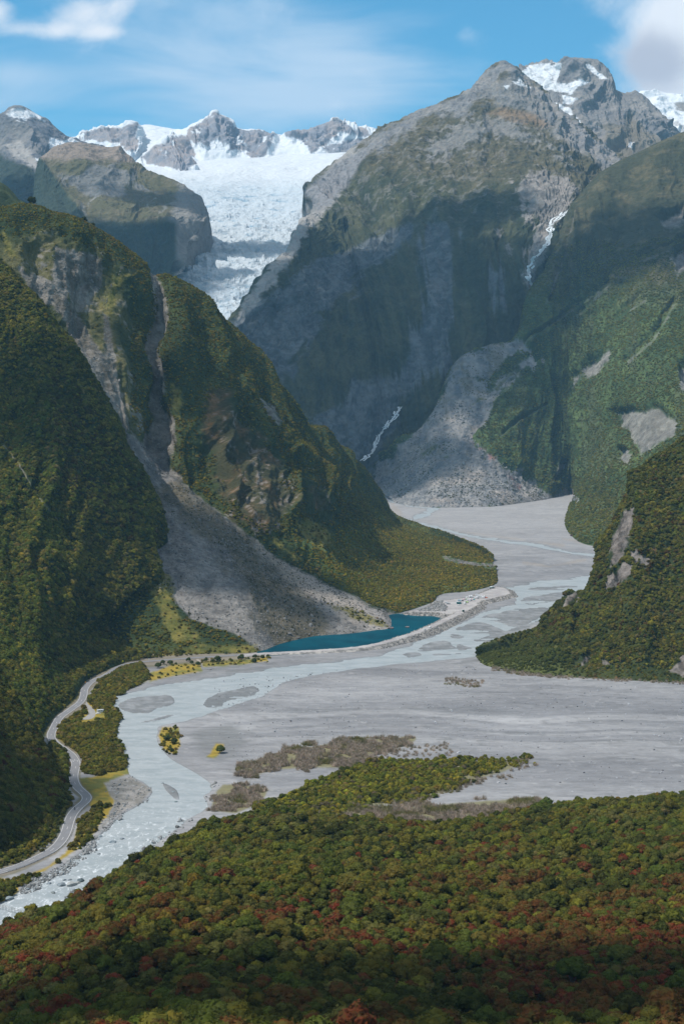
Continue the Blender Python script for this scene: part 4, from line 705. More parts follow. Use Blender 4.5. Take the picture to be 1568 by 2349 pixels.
def emb_z(x, y):
    j = np.clip(((x+150)/1.6).round().astype(int) if isinstance(x, np.ndarray) else int(round((x+150)/1.6)), 0, ex.shape[1]-1); i = np.clip(((y-1590)/1.8).round().astype(int) if isinstance(y, np.ndarray) else int(round((y-1590)/1.8)), 0, ex.shape[0]-1)
    return E[i, j, 2]

# ---- forest hill in the foreground (the ground under the trees)
fx, fy = np.meshgrid(np.arange(-420, 620, 5.0), np.arange(-150, 1120, 5.0)); fz = forest_z(fx, fy)
ff = (yb(fx)-fy) > -4; Fg = np.stack([fx, fy, fz-.2], -1)
f = gridfaces(*fx.shape); f = f[ff.ravel()[f].all(1)]; u = np.unique(f); ix = -np.ones(fx.size, int); ix[u] = np.arange(len(u))
fcol = np.broadcast_to(c3(.035, .04, .02), Fg.shape).reshape(-1, 3)[u]
tag(mesh_obj('forest_floor', Fg.reshape(-1, 3)[u], ix[f], M_near, col=fcol), kind='structure')

# ---- sealed road: surface, lines
def roadline(pts, n=8, dz=.3): 
    q = cr(pts, n); w = gnd(q[:, 0], q[:, 1]); 
    # even spacing, smoothed in the world so bends are true
    s = np.concatenate([[0], np.cumsum(np.linalg.norm(np.diff(w, axis=0), axis=1))]); T = np.arange(0, s[-1], 3.0)
    w = np.stack([np.interp(T, s, w[:, k]) for k in range(3)], 1)
    for _ in range(6): w[1:-1] = (w[:-2]+2*w[1:-1]+w[2:])/4
    w[:, 2] = floor_z(w[:, 1])+dz; return w
def strip(w, o0, o1, dz=0):
    t = np.gradient(w[:, :2], axis=0); t /= np.linalg.norm(t, axis=1, keepdims=True); n = np.stack([t[:, 1], -t[:, 0]], 1)
    A = w.copy(); A[:, :2] += n*o0; B = w.copy(); B[:, :2] += n*o1; A[:, 2] += dz; B[:, 2] += dz
    return np.concatenate([A, B]), np.array([(i, i+1, len(w)+i+1, len(w)+i) for i in range(len(w)-1)])
RW = roadline(ROADN+ROADF[1:], dz=.32)
M_asph = flat_mat('asphalt', (.215, .215, .225), .85, .2, var=.12, vs=.15)
M_line = flat_mat('road_paint', (.60, .59, .57), .6, .3)
v, f = strip(RW, -3.9, 3.9); v2, f2 = strip(RW, -4.9, -3.9); 
Vv = np.concatenate([v, v*1.0]); 
road = tag(mesh_obj('road', v, f, M_asph), kind='structure')
mv, mf, k = [], [], 0
for o0, o1, r in ((-3.35, -3.05, None), (3.05, 3.35, None)):
    v, f = strip(RW[:230], o0, o1, .012); mv.append(v); mf.append(f+k); k += len(v)
for i in range(4, 200, 8):
    v, f = strip(RW[i:i+3], -.12, .12, .012); mv.append(v); mf.append(f+k); k += len(v)
def rpt(i, o):
    t = (RW[i+1]-RW[i-1])[:2]; t /= np.linalg.norm(t); return np.array([RW[i][0]+t[1]*o, RW[i][1]-t[0]*o, RW[i][2]]), t
def near_idx(vx_, vy_): g = gnd(vx_, vy_); return int(np.argmin(np.hypot(RW[:, 0]-g[0], RW[:, 1]-g[1])))
ia = near_idx(173, 1747)
for o, s in ((-1.6, 1), (1.6, -1)):
    p, t = rpt(ia, o); t = t*s; n_ = np.array([t[1], -t[0]]); z = p[2]+.014
    pts = [p[:2]+t*2.6, p[:2]+t*.6-n_*.75, p[:2]+t*.6-n_*.22, p[:2]-t*2.4-n_*.22, p[:2]-t*2.4+n_*.22, p[:2]+t*.6+n_*.22, p[:2]+t*.6+n_*.75]
    mv.append(np.array([(*q, z) for q in pts])); ar = k; k += 7
    mf.append(np.array([(ar, ar+1, ar+2, ar+5), (ar, ar+5, ar+6, ar), (ar+2, ar+3, ar+4, ar+5)][0:1] + [(ar+2, ar+3, ar+4, ar+5)]))
tag(mesh_obj('road_markings', np.concatenate(mv), np.concatenate(mf), M_line, smoothf=False), kind='structure')
pw = gnd(*cr(PULL, 4, True).T, .30); tag(mesh_obj('lay_by', pw, [tuple(range(len(pw)))], flat_mat('lay_by_gravel', (.31, .30, .29), .9, .1, var=.12, vs=.4), smoothf=False), kind='structure')
tk = roadline([(452, 1513), (458, 1519), (464, 1526), (469, 1533), (466, 1538)], dz=.34); v, f = strip(tk, -1.6, 1.6); tag(mesh_obj('track', v, f, flat_mat('track_gravel', (.36, .31, .26), .9, .1, var=.1)), kind='structure')
# ---- the two mountain torrents
def torrent(name, pts, D, w, off_=3.0):
    """a braid of white water laid on the slope it runs down"""
    G2, px, py, _ = LAND[D]
    q = cr(pts, 7); out = []
    for x_, y_ in q:
        d = (px-x_)**2+(py-y_)**2; i = np.unravel_index(np.argsort(d, axis=None)[:4], d.shape)
        c_ = [(G2[a, b][1], a, b) for a, b in zip(*i)]; m_ = min(c_); out.append(G2[m_[1], m_[2]])
    out = np.array(out)
    for _ in range(2): out[1:-1] = (out[:-2]+2*out[1:-1]+out[2:])/4
    vs, fs, k = [], [], 0
    for s_ in range(3):
        n_ = fbm(np.stack([np.arange(len(out))*.35, np.full(len(out), s_*7.0), np.zeros(len(out))], -1), 3)*w*2.4
        c_ = out.copy(); c_[:, 0] += n_+(s_-1)*w*.6; c_ += np.array([0, -2.0, 2.6]); hw = w*(.35+.5*np.abs(fbm(np.stack([np.arange(len(out))*.8, np.full(len(out), s_*3.0+50), np.zeros(len(out))], -1), 2)))
        A = c_.copy(); A[:, 0] -= hw; B = c_.copy(); B[:, 0] += hw; vs += [A, B]; L = len(out)
        fs.append(np.array([(i, i+1, L+i+1, L+i) for i in range(L-1)])+k); k += 2*L
    return tag(mesh_obj(name, np.concatenate(vs), np.concatenate(fs), M_torr), kind='structure')
M_torr = flat_mat('white_water', (.70, .74, .76), .5, .3, var=.14, vs=.05)
torrent('torrent', [(1308, 478), (1290, 492), (1268, 510), (1262, 530), (1258, 555), (1245, 570), (1228, 590), (1214, 615), (1210, 640), (1218, 662)], 'mountain', 7)
torrent('waterfall', [(918, 934), (908, 950), (895, 968), (880, 985), (868, 1005), (858, 1030), (846, 1045), (828, 1058)], 'mountain', 5)

# ================================================================== VEGETATION
M_leaf = leaf_mat('foliage', .38, .9, .30)
M_bark = flat_mat('bark', (.12, .10, .08), .9, .1, var=.2)
M_twig = leaf_mat('dry_twigs', .2, .9, .1)
M_rockt = flat_mat('boulder_stone', (.25, .25, .25), .9, .15, tinted=True, var=.16, vs=1.3)
_ico = {}
def ico(s):
    if s not in _ico:
        bm = bmesh.new(); bmesh.ops.create_icosphere(bm, subdivisions=s, radius=1); _ico[s] = (np.array([v.co[:] for v in bm.verts]), np.array([[v.index for v in f.verts] for f in bm.faces])); bm.free()
    return _ico[s]
def crown_mesh(name, ncl, nleaf, ls, seed, sub=2, sx=1.0, h=1.0, low=False):
    """lumpy crown of unit radius: leaf clumps over a branching dome, leaf-sized faces on every clump"""
    r = np.random.default_rng(seed); V, F, k = [], [], 0; cl = []
    for i in range(ncl):
        if i == 0: c_ = np.array([0, 0, .62*h]); s = .60
        else:
            a = i*2.399+r.uniform(-.5, .5); rad = r.uniform(.25, .72)*sx; z = (.95-.62*(rad/.72)**1.3+r.uniform(-.16, .16))*h
            c_ = np.array([math.cos(a)*rad, math.sin(a)*rad, z]); s = r.uniform(.22, .40)
        cl.append((c_, s))
        v, f = ico(sub if i else 2); n = fbm(v*2.2+i*3.1+seed, 3)*.45+1; q = v*n[:, None]*s*np.array([1, 1, .78])+c_
        V.append(q); F.append(f+k); k += len(q)
    tri = np.concatenate(F); LV, LF = [], []
    w = np.array([s*s for _, s in cl]); w /= w.sum()
    for i in range(nleaf):
        c_, s = cl[r.choice(ncl, p=w)]; d = r.normal(size=3); d[2] = abs(d[2])*1.0-.25; d /= np.linalg.norm(d)
        p = c_+d*s*np.array([1, 1, .8])*r.uniform(.95, 1.22); n = d+r.normal(size=3)*.55; n /= np.linalg.norm(n)
        a = np.cross(n, [0, .3, 1]); a /= np.linalg.norm(a)+1e-6; b = np.cross(n, a); l = ls*r.uniform(.6, 1.3)
        LV += [p-a*l-b*l*.6, p+a*l-b*l*.6, p+a*l*.7+b*l*.7, p-a*l*.7+b*l*.7]; LF.append([k, k+1, k+2]); LF.append([k, k+2, k+3]); k += 4
    V = np.concatenate(V+([np.array(LV)] if LV else [])); tri = np.concatenate([tri]+([np.array(LF)] if LF else []))
    o = mesh_obj(name, V, tri, M_leaf, link=False, smoothf=False); return o
def twig_mesh(name, n, seed):
    r = np.random.default_rng(seed); V, F = [], []
    for i in range(n):
        a = r.uniform(0, 6.28); rad = r.uniform(0, .8); b = np.array([math.cos(a)*rad, math.sin(a)*rad, 0]); t = b*1.35+np.array([r.normal()*.15, r.normal()*.15, r.uniform(.6, 1.5)]); w = r.uniform(.03, .075); q = np.array([math.cos(a*3), math.sin(a*3), 0])*w
        k = len(V); V += [b-q, b+q, t+q*.4, t-q*.4]; F.append((k, k+1, k+2, k+3))
    return mesh_obj(name, np.array(V), np.array(F), M_twig, link=False, smoothf=False)
def rock_mesh(name, seed, sub=2, flat=.7, link=False):
    v, f = ico(sub); r = np.random.default_rng(seed); q = v.copy()
    for _ in range(9):
        n = r.normal(size=3); n /= np.linalg.norm(n); d = r.uniform(.55, .88); e = q@n-d; q -= np.clip(e, 0, None)[:, None]*n
    q *= (1+fbm(v*2+seed, 3)*.22)[:, None]; q *= np.array([r.uniform(.9, 1.3), r.uniform(.7, 1.0), flat])
    return mesh_obj(name, q, f, M_rockt, link=link, smoothf=False)
def proto_coll(name, objs):
    c_ = bpy.data.collections.new(name)
    for o in objs: c_.objects.link(o)
    return c_
PC_tree = proto_coll('crown_kinds', [crown_mesh('crown_kind', 14, 380, .07, 11+i, sub=1, h=[1.0, 1.15, .9, 1.0][i]) for i in range(4)])
PC_far = proto_coll('far_crown_kinds', [crown_mesh('far_crown_kind', 6, 60, .13, 31+i, sub=1, h=.9) for i in range(3)])
PC_twig = proto_coll('twig_kinds', [twig_mesh('twig_kind', 60, 3+i) for i in range(3)])
PC_rock = proto_coll('rock_kinds', [rock_mesh('rock_kind', 5+i, 1) for i in range(4)])

def gn_group(coll):
    g = bpy.data.node_groups.new('scatter_'+coll.name, 'GeometryNodeTree')
    g.interface.new_socket('Geometry', in_out='INPUT', socket_type='NodeSocketGeometry'); g.interface.new_socket('Geometry', in_out='OUTPUT', socket_type='NodeSocketGeometry')
    i_ = g.nodes.new('NodeGroupInput'); o_ = g.nodes.new('NodeGroupOutput'); ins = g.nodes.new('GeometryNodeInstanceOnPoints'); ci = g.nodes.new('GeometryNodeCollectionInfo')
    ci.inputs['Collection'].default_value = coll; ci.inputs['Separate Children'].default_value = True; ci.inputs['Reset Children'].default_value = True
    def na(n, t): a = g.nodes.new('GeometryNodeInputNamedAttribute'); a.data_type = t; a.inputs[0].default_value = n; return a.outputs[0]
    g.links.new(i_.outputs[0], ins.inputs['Points']); g.links.new(ci.outputs[0], ins.inputs['Instance']); ins.inputs['Pick Instance'].default_value = True
    g.links.new(na('idx', 'INT'), ins.inputs['Instance Index']); g.links.new(na('rot', 'FLOAT_VECTOR'), ins.inputs['Rotation']); g.links.new(na('scl', 'FLOAT_VECTOR'), ins.inputs['Scale'])
    g.links.new(ins.outputs[0], o_.inputs[0]); return g
GG = {}
def scatter(name, P, S_, T, coll, label, cat, tilt=.12, aspect=None, kind='stuff'):
    n = len(P); me = bpy.data.meshes.new(name); me.vertices.add(n); me.vertices.foreach_set('co', P.astype(np.float32).ravel())
    rot = np.stack([rng.normal(0, tilt, n), rng.normal(0, tilt, n), rng.uniform(0, 6.28, n)], 1)
    asp = rng.uniform(.8, 1.25, n) if aspect is None else aspect
    sc = np.stack([S_, S_, S_*asp], 1)
    for nm, ty, arr, key in (('rot', 'FLOAT_VECTOR', rot, 'vector'), ('scl', 'FLOAT_VECTOR', sc, 'vector'), ('tint', 'FLOAT_VECTOR', T, 'vector')):
        a = me.attributes.new(nm, ty, 'POINT'); a.data.foreach_set(key, arr.astype(np.float32).ravel())
    a = me.attributes.new('idx', 'INT', 'POINT'); a.data.foreach_set('value', rng.integers(0, 4, n).astype(np.int32))
    o = bpy.data.objects.new(name, me); C.objects.link(o); md = o.modifiers.new('scatter', 'NODES')
    if coll.name not in GG: GG[coll.name] = gn_group(coll)
    md.node_group = GG[coll.name]
    print('scatter', name, n)
    return tag(o, label, cat, kind=kind)
def sample_land(key, n, extra=8):
    G2, px, py, nb = LAND[key]; r0 = max(nb-extra, 0); G_ = G2[r0:-4]; X, Y = px[r0:-4], py[r0:-4]
    e1 = G_[1:, :-1]-G_[:-1, :-1]; e2 = G_[:-1, 1:]-G_[:-1, :-1]; cr_ = np.cross(e1, e2); ar = np.hypot(cr_[..., 2], .35*np.linalg.norm(cr_, axis=-1)) 
    vis = (X[:-1, :-1] > -90) & (X[:-1, :-1] < 1660) & (Y[:-1, :-1] < 2400); ar = (ar*vis).ravel()
    A = ar.sum(); i = rng.choice(len(ar), n, p=ar/A); r, c_ = i//(G_.shape[1]-1), i % (G_.shape[1]-1); a, b = rng.random(n)[:, None], rng.random(n)[:, None]
    P = G_[r, c_]*(1-a)*(1-b)+G_[r+1, c_]*a*(1-b)+G_[r, c_+1]*(1-a)*b+G_[r+1, c_+1]*a*b
    x, y = proj(P); return P, x, y, A
GREENS = np.array([(.048, .066, .018), (.070, .095, .025), (.098, .112, .030), (.084, .090, .027), (.140, .155, .034), (.034, .046, .017), (.115, .118, .058)])*np.array([1.85, 1.42, 1.05])
def tints(P, w, pal=GREENS, seed=0, cs=40):
    """kinds of tree come in patches: pick from the palette by weights modulated with noise"""
    n = len(P); sc = np.log(np.asarray(w, float)+1e-6)[None]+rng.gumbel(size=(n, len(pal)))
    for k in range(len(pal)): sc[:, k] += fbm(P/cs, 3, seed=seed+k*1.7)*3.2
    T = pal[sc.argmax(1)]*rng.uniform(.82, 1.2, (n, 1)); return T*(1+rng.normal(0, .06, (n, 3)))

# --- left-centre spur
P, x, y, A = sample_land('spur', 90000); n1 = fbm(P/30, 3, seed=3); nn_ = P3(P, 45, 4, 6, .6)
bare = np.maximum(scrC(x, y)+nn_*9, np.maximum(np.max([sdf(x, y, p) for p in GRASSC], 0), np.max([sdf(x, y, p) for p in CLIFF], 0)*.5-4+n1*24))
dry = sdf(x, y, [(-50, 560), (120, 530), (300, 620), (300, 980), (200, 860), (100, 700), (-50, 620)])
keep = ((bare < -2) | ((np.max([sdf(x, y, p) for p in GRASSC], 0) > 0) & (rng.random(len(x)) < .22))) & ~((dry > 0) & (rng.random(len(x)) < .84)) & ~((dry > 0) & (n1 > -.05)) & (P[:, 2] > floor_z(P[:, 1])-.5) 
P, x, y = P[keep], x[keep], y[keep]
S_ = rng.uniform(1.1, 2.7, len(P))*np.where(rng.random(len(P)) < .04, 1.5, 1)*(1-.35*sstep(P[:, 1], 2500, 3300))*np.where((y < 700) & (x < 300), .85, 1)
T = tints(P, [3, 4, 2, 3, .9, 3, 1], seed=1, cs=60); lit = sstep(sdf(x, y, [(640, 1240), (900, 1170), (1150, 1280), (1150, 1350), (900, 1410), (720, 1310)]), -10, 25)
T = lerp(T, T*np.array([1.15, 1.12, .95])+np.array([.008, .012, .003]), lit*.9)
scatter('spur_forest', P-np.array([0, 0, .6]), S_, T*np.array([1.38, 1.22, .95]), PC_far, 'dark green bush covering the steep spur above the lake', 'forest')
# --- left buttress and its apron
P, x, y, A = sample_land('buttress', 42000); n1 = fbm(P/30, 3, seed=3)
st_ = seg(x, y, [(0, 1010), (40, 1060), (80, 1130), (130, 1190)], 7)+n1*8; wr = gnd(0, 0)*0
keep = (st_ < 0) & (P[:, 2] > floor_z(P[:, 1])-.5)
rw = RW[:, :2]
def road_dist(P): return np.min(np.hypot(P[:, 0:1]-rw[None, ::3, 0], P[:, 1:2]-rw[None, ::3, 1]), 1)
P, x, y = P[keep], x[keep], y[keep]; k2 = road_dist(P) > 9; P, x, y = P[k2], x[k2], y[k2]
S_ = rng.uniform(1.5, 3.7, len(P))*np.where(rng.random(len(P)) < .04, 1.6, 1)*(1-.15*sstep(P[:, 1], 1700, 2100)); rd_ = road_dist(P); S_ = np.where(rd_ < 22, S_*.75, S_)
T = tints(P, [3, 4, 3, 2, 1.6, 3, .8], seed=4, cs=50); 
brn = sdf(x, y, [(100, 780), (330, 1100), (300, 1250), (120, 1100)]); pk = (rng.random(len(P)) < .25) & (brn > 0); T[pk] = np.array([.075, .05, .022])*rng.uniform(.7, 1.2, (pk.sum(), 1))
yl = (sstep(y, 850, 1000)*(x < 140)*(rng.random(len(P)) < .35)) > .5; T[yl] = np.array([.12, .15, .03])*rng.uniform(.7, 1.1, (yl.sum(), 1))
scatter('buttress_forest', P-np.array([0, 0, .9]), S_, T*np.array([1.1, 1.08, 1.0]), PC_tree, 'dense green forest on the steep bluff beside the road', 'forest')
# --- right hill
P, x, y, A = sample_land('hill', 21000); n1 = fbm(P/25, 3, seed=3)
keep = (np.max([sdf(x, y, p) for p in ROCKH], 0)+n1*5 < -1) & (P[:, 2] > floor_z(P[:, 1])-.6) & (rng.random(len(x)) < .9)
P, x, y = P[keep], x[keep], y[keep]; S_ = rng.uniform(1.4, 3.5, len(P))*np.where(rng.random(len(P)) < .04, 1.5, 1); low_ = sstep(1560-y, 12, 50)*sstep(x, 1090, 1250); S_ *= .55+.45*low_
pal = np.concatenate([GREENS, [(.10, .045, .02), (.12, .08, .025)]]); T = tints(P, [3, 3, 3, 2, 1.2, 3, .5, .5, .6], pal, 7, 40)
ap = sstep(1330-x, -20, 60)*sstep(y, 1430, 1490); T = lerp(T, np.array([.085, .105, .03])*rng.uniform(.75, 1.25, (len(P), 1)), ap*.75)
scatter('hill_forest', P-np.array([0, 0, .8]), S_, T, PC_tree, 'green and rust forest on the rocky hill at the right', 'forest')
# --- near left bank
P, x, y, A = sample_land('bank', 3600, 0); k2 = road_dist(P) > 5.2; P, x, y = P[k2], x[k2], y[k2]
S_ = rng.uniform(2.4, 5.2, len(P)); rd_ = road_dist(P); S_ = np.where(rd_ < 14, S_*.72, S_)
pal = np.concatenate([GREENS*.8, [(.085, .028, .018)]]); T = tints(P, [3, 4, 2, 3, .5, 4, .5, .5], pal, 9, 30)
scatter('bank_forest', P-np.array([0, 0, 1.2]), S_, T, PC_tree, 'tall dark forest on the bank above the winding road', 'forest')
# --- far right ridge: scrub forest on the green slopes
P, x, y, A = sample_land('ridge', 80000); n1 = fbm(P/50, 3, seed=3); nn_ = P3(P, 90, 4, 6, .6)
keep = (np.minimum(sdf(x, y, FAN), -sdf(x, y, WED))+nn_*18 < -1) & (np.max([sdf(x, y, p) for p in SLIPS], 0)+nn_*8 < 0) & (np.max([seg(x, y, l, 3.0) for l in LINES], 0) < 0) & (y > 560+n1*90+(1400-x)*.1) & (P[:, 2] > floor_z(P[:, 1])-1)
P, x, y = P[keep], x[keep], y[keep]; S_ = rng.uniform(1.8, 4.2, len(P)); T = tints(P, [2, 3, 3, 2, 1.2, 1, 1.5], seed=12, cs=120)*np.array([.98, 1.05, .92])
scatter('ridge_forest', P-np.array([0, 0, 1.4]), S_, T, PC_far, 'green scrub forest on the far slope beyond the gravel flats', 'forest')

# --- shrubs on the flat ground, inside outlines
def poly_pts(poly, spacing, hmul=0, z=.3, smul=(1, 1), rag=9):
    W_ = gnd(*np.array(poly, float).T); x0, x1, y0, y1 = W_[:, 0].min(), W_[:, 0].max(), W_[:, 1].min(), W_[:, 1].max()
    gx_, gy_ = np.meshgrid(np.arange(x0, x1, spacing), np.arange(y0, y1, spacing)); q = np.stack([gx_.ravel(), gy_.ravel()], 1)+rng.uniform(-.5, .5, (gx_.size, 2))*spacing
    q = q[sdf(q[:, 0], q[:, 1], W_[:, :2])+fbm(np.stack([q[:, 0]/14, q[:, 1]/14, q[:, 0]*0], -1), 3)*rag > 0]; P = np.stack([q[:, 0], q[:, 1], floor_z(q[:, 1])+z], 1); return P
def top_ok(P, H, poly, slack=-3):
    T_ = P.copy(); T_[:, 2] += H; x, y = proj(T_); return sdf(x, y, poly) > slack
Ps, Ss, Ts = [], [], []
for poly, sp_, r0, r1, w in ((VS1, 3.2, 1.9, 3.4, [2, 4, 4, 3, .7, 1.5, .8]), (VS2, 3.0, 1.4, 2.8, [2, 3, 4, 3, .5, 2, .6]), (VS3, 3.6, 2.4, 4.0, [4, 3, 1, 2, 0, 4, .2])):
    P = poly_pts(poly, sp_); s_ = rng.uniform(r0, r1, len(P)); k2 = top_ok(P, s_*1.15, poly, -4) & (road_dist(P) > 6.5); 
    if poly is VS1: bx_, by_ = proj(P); tx_, ty_ = proj(P+np.stack([0*s_, 0*s_, s_*1.3], 1)); PL_ = PULL+[]; k2 &= (sdf(bx_, by_, PULL) < -4) & (sdf(tx_, ty_, PULL) < -3) & (np.hypot(bx_-231, by_-1640) > 11) & ~((np.abs(bx_-231) < 12) & (by_ > 1636) & (by_ < 1652))
    if poly is VS2: k2 &= rng.random(len(P)) < .85
    P, s_ = P[k2], s_[k2]; Ps.append(P); Ss.append(s_); Ts.append(tints(P, w, seed=15, cs=25)*(np.array([1.15, 1.1, 1.0]) if poly is VS1 else 1))
P = poly_pts([(222, 1562), (250, 1546), (285, 1530), (326, 1522), (332, 1532), (270, 1562), (235, 1578)], 3.0, rag=2); P = P[road_dist(P) > 6.0]; Ps.append(P); Ss.append(rng.uniform(2.0, 3.3, len(P))); Ts.append(tints(P, [2, 4, 4, 3, .7, 1.5, .8], seed=16, cs=25))
scatter('roadside_bush', np.concatenate(Ps), np.concatenate(Ss), np.concatenate(Ts), PC_tree, 'low green bush between the winding road and the river', 'bush')
P = poly_pts(ISG, 3.3, rag=14); n1 = fbm(P/18, 3); s_ = rng.uniform(1.7, 3.4, len(P)); xx, yy = proj(P); s_ *= 1-.35*sstep(xx, 1000, 1200)
k2 = (rng.random(len(P)) < .93); P, s_, xx = P[k2], s_[k2], xx[k2]; pal = np.concatenate([GREENS*np.array([1.15, 1.2, .9]), [(.17, .16, .02), (.16, .12, .07)]])
Pa = poly_pts([(225, 1508), (260, 1478), (330, 1462), (440, 1468), (590, 1478), (588, 1490), (430, 1500), (345, 1510), (300, 1518), (262, 1530)], 3.8, z=.6, rag=4); Pb = poly_pts([(-60, 1960), (40, 1930), (90, 1880), (100, 1800), (118, 1700), (160, 1722), (160, 1800), (172, 1850), (140, 1930), (70, 1980), (-20, 2008)], 3.6, z=.4, rag=2)
Pa = np.concatenate([Pa[road_dist(Pa) > 6.5], Pb[road_dist(Pb) > 5.6]]); k2 = (Pa[:, 1] > 1300) | (proj(Pa)[0] < 178); Pa = Pa[k2]; rr = road_dist(Pa)
pax, pay = proj(Pa); k3 = (pax < 345) | (rng.random(len(Pa)) < .35); Pa, rr, pax, pay = Pa[k3], rr[k3], pax[k3], pay[k3]
sa = np.where(rr < 12, rng.uniform(1.0, 2.0, len(Pa)), rng.uniform(2.0, 3.8, len(Pa))); bigm = (pay > 1698) & (pay < 1850) & (pax < 150); sa = np.where(bigm, rng.uniform(3.0, 5.0, len(Pa)), sa); scatter('verge_bush', Pa, sa, tints(Pa, [3, 4, 3, 2, .8, 3, .6], seed=19, cs=30), PC_tree, 'green bush at the foot of the bluff beside the road', 'bush')
scatter('island_bush', P, s_, tints(P, [1.5, 3, 3, 2, 3, 2, .8, .9, .7], pal, 18, 18), PC_tree, 'bright green bush on the island in the gravel flats', 'bush')
Ps, Ss = [], []
for poly in ISB:
    P = poly_pts(poly, 1.9, rag=22); P = P[(rng.random(len(P)) < .9) & (fbm(P/9, 3, seed=8) > -.28)]; Ps.append(P); Ss.append(rng.uniform(1.2, 2.5, len(P)))
for poly, d_ in (([(880, 1712), (1040, 1706), (1044, 1732), (900, 1744), (840, 1752)], .16), ([(1015, 1560), (1040, 1556), (1108, 1562), (1106, 1578), (1015, 1574)], .45), ([(1130, 1530), (1300, 1552), (1290, 1558), (1180, 1550), (1130, 1540)], .6), ([(1150, 1770), (1215, 1738), (1225, 1746), (1160, 1790)], .25), ([(1290, 1552), (1568, 1566), (1568, 1572), (1300, 1560)], .3), ([(950, 1838), (1060, 1796), (1160, 1772), (1165, 1778), (1070, 1808), (960, 1846)], .5)):
    P = poly_pts(poly, 2.2); P = P[rng.random(len(P)) < d_]; Ps.append(P); Ss.append(rng.uniform(1.0, 2.0, len(P)))
P = np.concatenate(Ps); T = lerp(np.array([(.50, .39, .31)])*np.ones((len(P), 1)), np.array([.26, .23, .09]), sstep(fbm(P/15, 3), .1, .5)); T = T*rng.uniform(.7, 1.25, (len(P), 1))
scatter('dry_brush', P, np.concatenate(Ss), T, PC_twig, 'pale brown leafless brush round the gravel island', 'brush')
# mossy tussocks by the straight road
Ps = [poly_pts(GRS[2], 4.5), poly_pts(GRS[0], 9), poly_pts(GRS[1], 7), poly_pts(GRS[4], 3.6)]; P = np.concatenate(Ps); P = P[(rng.random(len(P)) < .7) & (road_dist(P) > 7)]
scatter('tussock', P, rng.uniform(.8, 2.3, len(P)), tints(P, [1, 2, 3, 2, 2, 1, 2], seed=22, cs=20), PC_tree, 'low shrubs and tussock on the yellow grass by the lake', 'shrubs')

# --- the forest hill in front: the nearest 300 trees are trees of their own
gx_, gy_ = np.meshgrid(np.arange(-330, 430, 4.3), np.arange(300, 1120, 4.3)); q = np.stack([gx_.ravel(), gy_.ravel()], 1)+rng.uniform(-.46, .46, (gx_.size, 2))*4.3
d = yb(q[:, 0])-q[:, 1]; q = q[(d > 1)]; P = np.stack([q[:, 0], q[:, 1], forest_z(q[:, 0], q[:, 1])], 1); d = yb(q[:, 0])-q[:, 1]
x, y = proj(P+np.array([0, 0, 7.0])); k2 = (x > -140) & (x < 1710) & (y < 2520); P, x, y, d = P[k2], x[k2], y[k2], d[k2]
S_ = rng.uniform(1.7, 4.1, len(P))*np.where(d < 18, .8, 1)*np.where(rng.random(len(P)) < .06, 1.5, 1)
KIND = [('dark green', (.024, .033, .012)), ('mid green', (.042, .066, .018)), ('olive green', (.066, .074, .020)), ('bright yellow-green', (.080, .100, .022)), ('pale grey-green', (.074, .086, .036)), ('red flowering', (.075, .026, .018)), ('rusty brown', (.062, .038, .018)), ('golden', (.088, .080, .020))]
pal = np.array([k[1] for k in KIND])*np.array([2.2, 1.66, 1.15]); n_ = len(P)
redw = sstep(y, 1950, 2150)*.8+sstep(x, 700, 1300)*.5*sstep(y, 1850, 1950); yw = sstep(2060-y, 0, 120)
lw = np.stack([np.log(2.2+0*x), np.log(3.5+0*x), np.log(3.0+0*x), np.log(.5+yw*2.6), np.log(.5+yw*.6), np.log(.02+redw*1.3), np.log(.12+redw*4.2), np.log(.16+0*x)], 1)+rng.gumbel(size=(n_, 8))*.9
for k in range(8): lw[:, k] += fbm(P/48, 4, seed=40+k*2.3)*4.0
ki = lw.argmax(1); T = pal[ki]*rng.uniform(.82, 1.18, (n_, 1))*(1+rng.normal(0, .05, (n_, 3)))
base = P-np.array([0, 0, .3]); lift = S_*.55+rng.uniform(0, 2.5, n_)
size = S_/P[:, 1]; infr = (x > 8) & (x < 1560) & (y > 1500) & (y < 2335); order = np.argsort(-size*infr)[:300]; near_ = np.zeros(n_, bool); near_[order] = True
tops = P+np.stack([0*S_, 0*S_, lift-.6], 1)
scatter('forest', tops[~near_], S_[~near_], T[~near_], PC_tree, 'mixed green and red forest canopy filling the near slope', 'forest')
CR = [crown_mesh('crown', 22, 1300, .050, 70+i, sub=2, h=[1.0, 1.12, .92, 1.05, .85][i]) for i in range(5)]
def trunk_mesh(seed):
    r = np.random.default_rng(seed); V, F = [], []
    def limb(a, b, ra, rb, nseg=6):
        a, b = np.array(a, float), np.array(b, float); dd = b-a; dd /= np.linalg.norm(dd); u_ = np.cross(dd, [.3, 1, .1]); u_ /= np.linalg.norm(u_); w_ = np.cross(dd, u_); k = len(V); m_ = (a+b)/2+r.normal(size=3)*.03
        for p_, rr in ((a, ra), (m_, (ra+rb)/2), (b, rb)):
            for j in range(nseg): t_ = j*6.2832/nseg; V.append(p_+(u_*math.cos(t_)+w_*math.sin(t_))*rr)
        for s in range(2):
            for j in range(nseg): F.append((k+s*nseg+j, k+s*nseg+(j+1) % nseg, k+(s+1)*nseg+(j+1) % nseg, k+(s+1)*nseg+j))
    limb((0, 0, -.5), (.03, .02, .75), .085, .06)
    for j in range(5):
        a = j*1.257+r.uniform(-.3, .3); limb((.02, .01, .35+.07*j), (math.cos(a)*.5, math.sin(a)*.5, 1.0+r.uniform(-.1, .3)), .045, .015)
    return mesh_obj('trunk', np.array(V), np.array(F), M_bark, link=False)
TR = [trunk_mesh(90+i) for i in range(3)]; firstc, firstt = set(), set()
